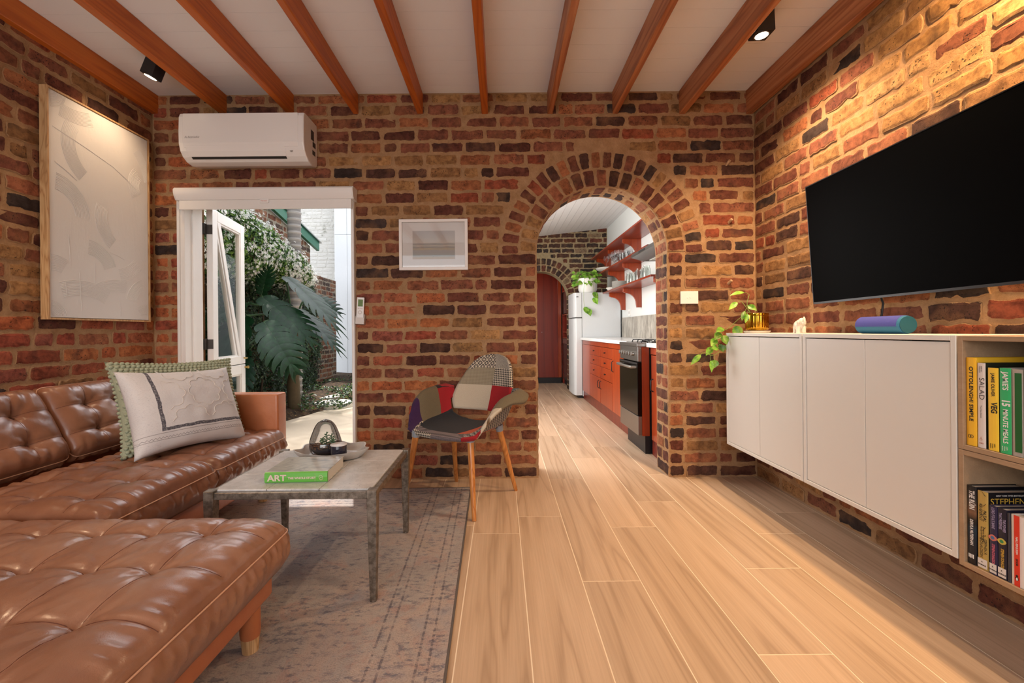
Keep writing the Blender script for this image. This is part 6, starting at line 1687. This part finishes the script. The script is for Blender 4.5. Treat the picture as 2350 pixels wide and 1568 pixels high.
M_GREENP = flat('green_paint', '1f6a4c', .4)
fa = thing('fascia_board', 'sloping green painted fascia board on the neighbouring brick gable', 'fascia', (XG, 6, 2.8))
MB().add([(x, y-6, gz(y)-2.8+dz) for x in (0, .05) for (y, dz) in ((3.6, 0), (7.82, 0), (7.82, .15), (3.6, .15))],
         [(3, 2, 1, 0), (4, 5, 6, 7), (0, 1, 5, 4), (1, 2, 6, 5), (2, 3, 7, 6), (3, 0, 4, 7)]).build('board', M_GREENP, fa)
MB().add([(x, y-6, gz(y)-2.8+dz) for x in (-1.2, .08) for (y, dz) in ((3.6, .15), (7.86, .15), (7.86, .17), (3.6, .17))],
         [(3, 2, 1, 0), (4, 5, 6, 7), (0, 1, 5, 4), (1, 2, 6, 5), (2, 3, 7, 6), (3, 0, 4, 7)]).build('roof_sheet', M_STEEL, fa)
# white painted brick wall beyond, streaked with moss
t = NT('white_painted_brick'); v = t.coord('Object'); mo_ = t.math('MULTIPLY', t.ramp(t.noise(v, 2.2, 6, .75, .6), [(.55, 0.0), (.66, 1.0)]), t.ramp(t.noise(v, 9, 5, .7), [(.45, 0.0), (.6, .8)]))
t.base(t.mix(mo_, t.mix(t.noise(v, 16, 4, .6), 'd8d5cd', 'eeece6'), '6a6a50')); t.bump(t.noise(v, 40, 5, .7), .5, .01); t.set(Roughness=.85); M_BRICK_W = t.m
ww = thing('wall_white_brick', None, None, kind='structure'); ww['label'] = 'white painted old brick wall behind the courtyard'
MB().box(-6.5, -3.0, 9.92, 10.15, -.2, 5.2).build('mortar', flat('white_mortar', 'dddad2', .85, var=.12, scale=6), ww)
make_bricks(ww, courses(V3(0, 9.92, 0), UX, UZ, -UY, 0, 4.6, PAL_W, lambda a, b: [(-5.4, -3.5)], ragged=.004, proud=(.001, .008)), M_BRICK_W, lambda c: 1 if (690 < 1150+1000*c.x/c.y < 775 and 475 < 760-1000*(c.z-H)/c.y < 640) else 0)
# white timber end wall
M_WTIM = flat('white_timber', 'e4e6e8', .5, var=.02)
wt = thing('wall_garden_end', None, None, kind='structure'); wt['label'] = 'white panelled wall at the right side of the courtyard'
for (xa, xb) in ((-3.60, -3.33), (-3.325, -2.9), (-2.895, -2.4), (-2.395, -1.0)):
    for (za, zb) in ((.10, 3.13), (3.135, 5.2)): box('panel', M_WTIM, wt, xa, xb, 9.45, 9.50, za, zb, .003, 1)
box('backing', M_DARKGAP, wt, -3.59, -1.0, 9.50, 9.6, -.1, 5.2)
MB().box(-3.30, -1.0, 8.5, 9.44, -.05, .10).build('kerb', flat('concrete_step', '6e6a66', .9, var=.2, bump=.5), wt, bevel=.01)
# palm trunk
pm = world('palm_tree', 'ringed grey palm trunk rising in front of the neighbouring gable', 'tree', (-2.86, 6.05, 0))
pr = []
z = 0
while z < 4.6: pr += [(.096, z), (.096, z+.006), (.084, z+.012), (.088, z+.085)]; z += .092
t = NT('palm_bark'); v = t.coord('Object')
spz = t.n('ShaderNodeSeparateXYZ'); t.l(v, spz.inputs[0]); bz = t.math('FRACT', t.math('ADD', t.math('MULTIPLY', spz.outputs[2], 1/.092), t.math('MULTIPLY', t.noise(v, 3, 3, .6), .25)))
t.base(t.mix(t.ramp(bz, [(.0, 0.0), (.12, .15), (.45, .9), (.9, .6), (1, 0.0)]), 'bdb6ae', t.mix(t.noise(t.coord('Object', (1, 1, 5)), 8, 5, .6), '4e4844', '8e867f'))); t.bump(t.noise(v, 50, 4, .6), .4, .005); t.set(Roughness=.9)
MB().lathe(pr, (-2.86, 6.05, 0), 24).build('trunk', t.m, pm, smooth=True, auto=False)
M_FROND = flat('unseen_palm_frond', '2f4f26', .5, var=.2)  # unseen crown over the trunk, added to throw dappled shade on the paving
random.seed(21)
for k in range(19):
    a = 2*PI*k/19+random.uniform(-.15, .15); Lf = random.uniform(1.5, 2.0); rise = random.uniform(.2, .7)
    mid_ = [Vector((-2.86+math.cos(a)*Lf*s_, 6.05+math.sin(a)*Lf*s_, 4.55+rise*s_*2.2-1.5*rise*s_*s_-.35*s_*s_)) for s_ in (0, .2, .4, .6, .8, 1)]
    mm_ = MB().tube(mid_, [.02, .016, .012, .009, .006, .003], 5); sd_ = Vector((-math.sin(a), math.cos(a), 0)); cc = cr(mid_, 34)
    for i in range(3, 35):
        for sg in (1, -1):
            l_ = .42*math.sin(PI*min(1, i/36+.12))+.08; d_ = (sd_*sg+(cc[i]-cc[i-1]).normalized()*.7).normalized(); p_ = cc[i]; q_ = p_+d_*l_+Vector((0, 0, -.3*l_)); w_ = (cc[i]-cc[i-1]).normalized()*.014
            mm_.add([p_-w_, p_+w_, (p_+q_)/2+w_*1.2, q_, (p_+q_)/2-w_*1.2], [(0, 1, 2, 3, 4)])
    mm_.build('unseen_frond', M_FROND, pm, fix=False)
# foliage masses
def leaves_mesh(pts, nrm, size, ar=1.9, seed=1, fold=.25):
    r = np.random.default_rng(seed); n = len(pts)
    d = r.normal(size=(n, 3)); d[:, 2] -= .3
    nrm = nrm+r.normal(size=(n, 3))*.45; nrm /= np.linalg.norm(nrm, axis=1, keepdims=True)
    d -= nrm*(d*nrm).sum(1, keepdims=True); d /= np.linalg.norm(d, axis=1, keepdims=True); s = np.cross(d, nrm)
    L = size*(.7+.6*r.random(n))[:, None]; W = L/ar
    a = pts; b = pts+d*L*.5+s*W*.5+nrm*L*fold*.3; c = pts+d*L-nrm*L*.1; e = pts+d*L*.5-s*W*.5+nrm*L*fold*.3
    V = np.stack([a, b, c, e], 1).reshape(-1, 3); F = np.arange(4*n).reshape(n, 4)
    return V.tolist(), F.tolist()
def foliage(name, pts, nrm, size, mat, parent, seed, **kw):
    V, F = leaves_mesh(pts, nrm, size, seed=seed, **kw); o = from_arrays(name, V, F, mat, parent, off=False); o['kind'] = 'stuff'; return o
def leaf_mass_mat(name, stops, rough=.4):
    t = NT(name); g = t.n('ShaderNodeNewGeometry'); col = t.ramp(g.outputs['Random Per Island'], stops)
    t.base(col); t.set(Roughness=rough)
    tl = t.n('ShaderNodeBsdfTranslucent'); t.l(col, tl.inputs[0]); mx = t.n('ShaderNodeMixShader'); mx.inputs[0].default_value = .25
    t.l(t.b.outputs[0], mx.inputs[1]); t.l(tl.outputs[0], mx.inputs[2]); t.l(mx.outputs[0], t.out.inputs[0]); return t.m
M_JAS = leaf_mass_mat('jasmine_leaf', [(0, '2c4a20'), (.4, '476d2e'), (.75, '6d9640'), (1, '9cbb5a')])
M_JFL = flat('jasmine_petal', 'fbfaf2', .6)
M_FIG = leaf_mass_mat('fig_leaf', [(0, '1c2c18'), (.5, '2c4424'), (.85, '48643a'), (1, '6d8258')])
ja = thing('jasmine_hedge', 'dense flowering jasmine mounded over the courtyard wall', 'hedge')
r = np.random.default_rng(3)
def mass(n, flower=False):
    y = 3.30+3.5*r.random(n); a = r.random(n)*2*PI
    top = np.interp(y, [3.3, 5.1, 5.5, 6.1, 6.8], [2.75, 2.50, 2.33, 2.20, 1.85]); bot = np.interp(y, [3.3, 4.7, 6.8], [1.45, 1.65, 1.72])
    cz = (top+bot)/2; rz = (top-bot)/2; rx = np.interp(y, [3.3, 6.2, 6.8], [.42, .42, .20])
    lump = np.array([1+.22*mnoise.noise((yy*2.3, math.cos(aa)*1.2, math.sin(aa)*1.2)) for yy, aa in zip(y, a)])
    k = lump*(1-.10*r.random(n)**2 if flower else 1-.35*r.random(n)**1.5)
    p = np.stack([-3.12+rx*np.cos(a)*k, y, cz+rz*np.sin(a)*k], 1); nn = np.stack([np.cos(a)/rx, -.25+0*a, np.sin(a)/rz+.5], 1)
    return p, nn/np.linalg.norm(nn, axis=1, keepdims=True)
p, nn = mass(26000); foliage('foliage', p, nn, .052, M_JAS, ja, 5)
# flowers: small five-petalled stars in clusters
p, nn = mass(1500, True); pc_ = np.repeat(p, 6, 0)+r.normal(size=(9000, 3))*.030; nc = np.repeat(nn, 6, 0)+r.normal(size=(9000, 3))*.4
nc /= np.linalg.norm(nc, axis=1, keepdims=True); pc_ += nc*.035
V = []; F = []
for c_, n_ in zip(pc_, nc):
    n_ = Vector(n_); t1 = n_.orthogonal().normalized(); t2 = n_.cross(t1); c_ = Vector(c_); b0 = len(V); V.append(c_)
    for k in range(5):
        a = 2*PI*k/5; d = t1*math.cos(a)+t2*math.sin(a); e = t1*math.cos(a+.5)+t2*math.sin(a+.5)
        V.append(c_+d*.019); V.append(c_+e*.015+n_*.001); F.append((b0, b0+1+2*k, b0+2+2*k))
o = from_arrays('flowers', V, F, M_JFL, ja); o['kind'] = 'stuff'
for k in range(6):
    y = 3.6+k*.55; MB().tube([(-3.22, y, 0), (-3.2, y+.1, .8), (-3.15, y-.05, 1.5), (-3.1, y, 2.0)], [.016, .013, .010, .006], 6).build('stem', flat('woody_stem%d' % k, '4d3d2e', .9), ja, smooth=True)
fi = thing('creeping_fig', 'dark small-leaved creeper covering the lower courtyard wall', 'creeper')
n = 36000; y = 3.3+4.35*r.random(n); z = 1.85*r.random(n)
lum = np.array([mnoise.noise((yy*3, zz*3, 0)) for yy, zz in zip(y, z)])
p = np.stack([XG+.03+.09*(lum+.6)*r.random(n)+.08*(lum > .1)*r.random(n), y, z], 1); nn = np.tile([1, -.3, .35], (n, 1)); foliage('foliage', p, nn, .036, M_FIG, fi, 8, ar=1.4)
gc = thing('ground_ivy', 'low ivy spreading over the soil around the stepping stones', 'ivy')
n = 5200; x = -3.2+1.25*r.random(n); y = 5.3+3.4*r.random(n)
keep = np.ones(n, bool)
for (sx, sy, sr) in ((-2.80, 7.25, .24), (-2.62, 6.52, .28), (-2.28, 5.93, .29)): keep &= (x-sx)**2+(y-sy)**2 > sr**2
lum = np.array([mnoise.noise((a*2.2, b*2.2, 5)) for a, b in zip(x, y)]); keep &= lum > -.08
x, y = x[keep], y[keep]; p = np.stack([x, y, .06+.10*r.random(len(x))], 1); foliage('foliage', p, np.tile([0, -.3, 1], (len(x), 1)), .042, leaf_mass_mat('ivy_leaf', [(0, '1e3018'), (.5, '34502a'), (.85, '557038'), (1, '7c9448')]), gc, 9, ar=1.4)
ll = thing('fallen_leaves', 'dry fallen leaves scattered over the courtyard soil', 'leaves'); ll['kind'] = 'stuff'
n = 1500; x = -3.2+1.6*r.random(n); y = 4.8+3.2*r.random(n); k_ = x < line_x(y)-.02+.1*r.random(n); x, y = x[k_], y[k_]
o = foliage('litter', np.stack([x, y, .03+.05*r.random(len(x))], 1), np.tile([0, 0, 1.5], (len(x), 1)), .036, leaf_mass_mat('dry_leaf', [(0, '5a4028'), (.5, '8a6a40'), (1, 'b09a60')], .8), ll, 12)
# monstera
M_MON = leaf_mat('monstera_leaf', '102b17', '14351b', '1a4021', .38, False); M_MON.node_tree.nodes['Principled BSDF'].inputs['Specular IOR Level'].default_value = .25; M_MST = flat('monstera_stem', '3c5a34', .5)
mo = thing('monstera', 'large monstera with long split glossy leaves on a thick trunk by the path', 'plant')
def mon_leaf(base, tip, nrm, W, curl=.18, nf=8):
    base, tip = Vector(base), Vector(tip); d = tip-base; L = d.length; d.normalize(); nrm = Vector(nrm); nrm = (nrm-d*nrm.dot(d)).normalized(); s = d.cross(nrm)
    mb = MB()
    def pt(t, q):   # t along midrib, q signed distance across
        return base+d*(t*L)+s*q+nrm*(-curl*L*t*t*.9+abs(q)*.16-(abs(q)**2)*.7)
    for sd in (-1, 1):
        inner = [];
        for i in range(2*nf+1):
            t = i/(2*nf)*.97; hw = W/2*math.sin(PI*min(1, (t*.93+.10)))**.75
            inner.append((t, hw))
        for f in range(nf):
            t0, t1 = inner[2*f][0], inner[2*f+2][0]-.006; hwm = inner[2*f+1][1]
            rows_ = []
            K = 7
            for k in range(K):
                q = k/(K-1); wv_ = hwm*q
                sweep = .20*q*q+ (.05*q if f < 2 else 0)*-1
                if f == 0: sweep = .06*q*q
                # each finger narrows and parts from its neighbours beyond a third of the way
                w0_ = (t1-t0)/2*(1 if q < .5 else (1-.10*(q-.5)/.5)*(1 if q < .9 else .66)); tm = (t0+t1)/2+sweep
                rows_.append([pt(tm-w0_, sd*wv_), pt(tm, sd*wv_)+nrm*.003, pt(tm+w0_+(.014 if q < .55 else 0), sd*wv_)])
            mb.grid(rows_)
    o = mb.build('leaf', M_MON, mo, smooth=True, auto=False, fix=False)
    MB().tube([pt(0, 0)-nrm*.003, pt(.33, 0)-nrm*.003, pt(.66, 0)-nrm*.003, pt(1, 0)-nrm*.003], [.008, .006, .004, .001], 6).build('midrib', M_MST, o, smooth=True)
    return base
crown = Vector((-2.55, 5.35, 1.05))
for (b, t_, n_, W_, c_) in (
    ((-2.69, 4.90, 1.42), (-2.03, 4.78, .96), (.35, -.55, .85), .44, .16), ((-2.60, 5.25, 1.69), (-1.80, 5.0, 1.16), (.45, -.25, .95), .38, .18),
    ((-2.48, 5.30, 1.30), (-1.84, 5.1, .88), (.5, -.25, .85), .32, .18), ((-2.53, 4.65, 1.13), (-2.10, 4.45, .66), (.3, -.6, .7), .46, .16),
    ((-2.75, 4.70, 1.20), (-2.95, 4.35, .62), (-.1, -.7, .5), .55, .14), ((-2.85, 4.9, 1.35), (-3.05, 4.3, 1.15), (-.1, -.3, .9), .5, .2), ((-2.70, 4.55, .85), (-2.72, 4.35, .33), (-.1, -.8, .3), .44, .1),
    ((-2.45, 5.5, 1.45), (-2.05, 5.65, 1.30), (.1, -.6, .8), .40, .2), ((-2.80, 5.1, 1.45), (-2.72, 5.1, 1.80), (.1, -.8, .3), .24, .1), ((-2.62, 5.0, 1.0), (-2.30, 4.9, .55), (.2, -.7, .5), .42, .14)):
    mon_leaf(b, t_, n_, W_, c_)
    bb_ = Vector(b); mid = (crown+bb_)/2+Vector((0, 0, .08)); MB().tube(cr([crown+Vector((0, 0, -.1)), mid, bb_], 10), .011, 7).build('leaf_stalk', M_MST, mo, smooth=True)
MB().tube(cr([(-2.57, 5.42, -.02), (-2.58, 5.40, .4), (-2.53, 5.37, .8), (-2.55, 5.35, 1.12)], 16), [.075]*6+[.066]*6+[.055]*5, 12).build('trunk', flat('monstera_trunk', '5d4f3a', .9, var=.3, bump=.8, bscale=30), mo, smooth=True)
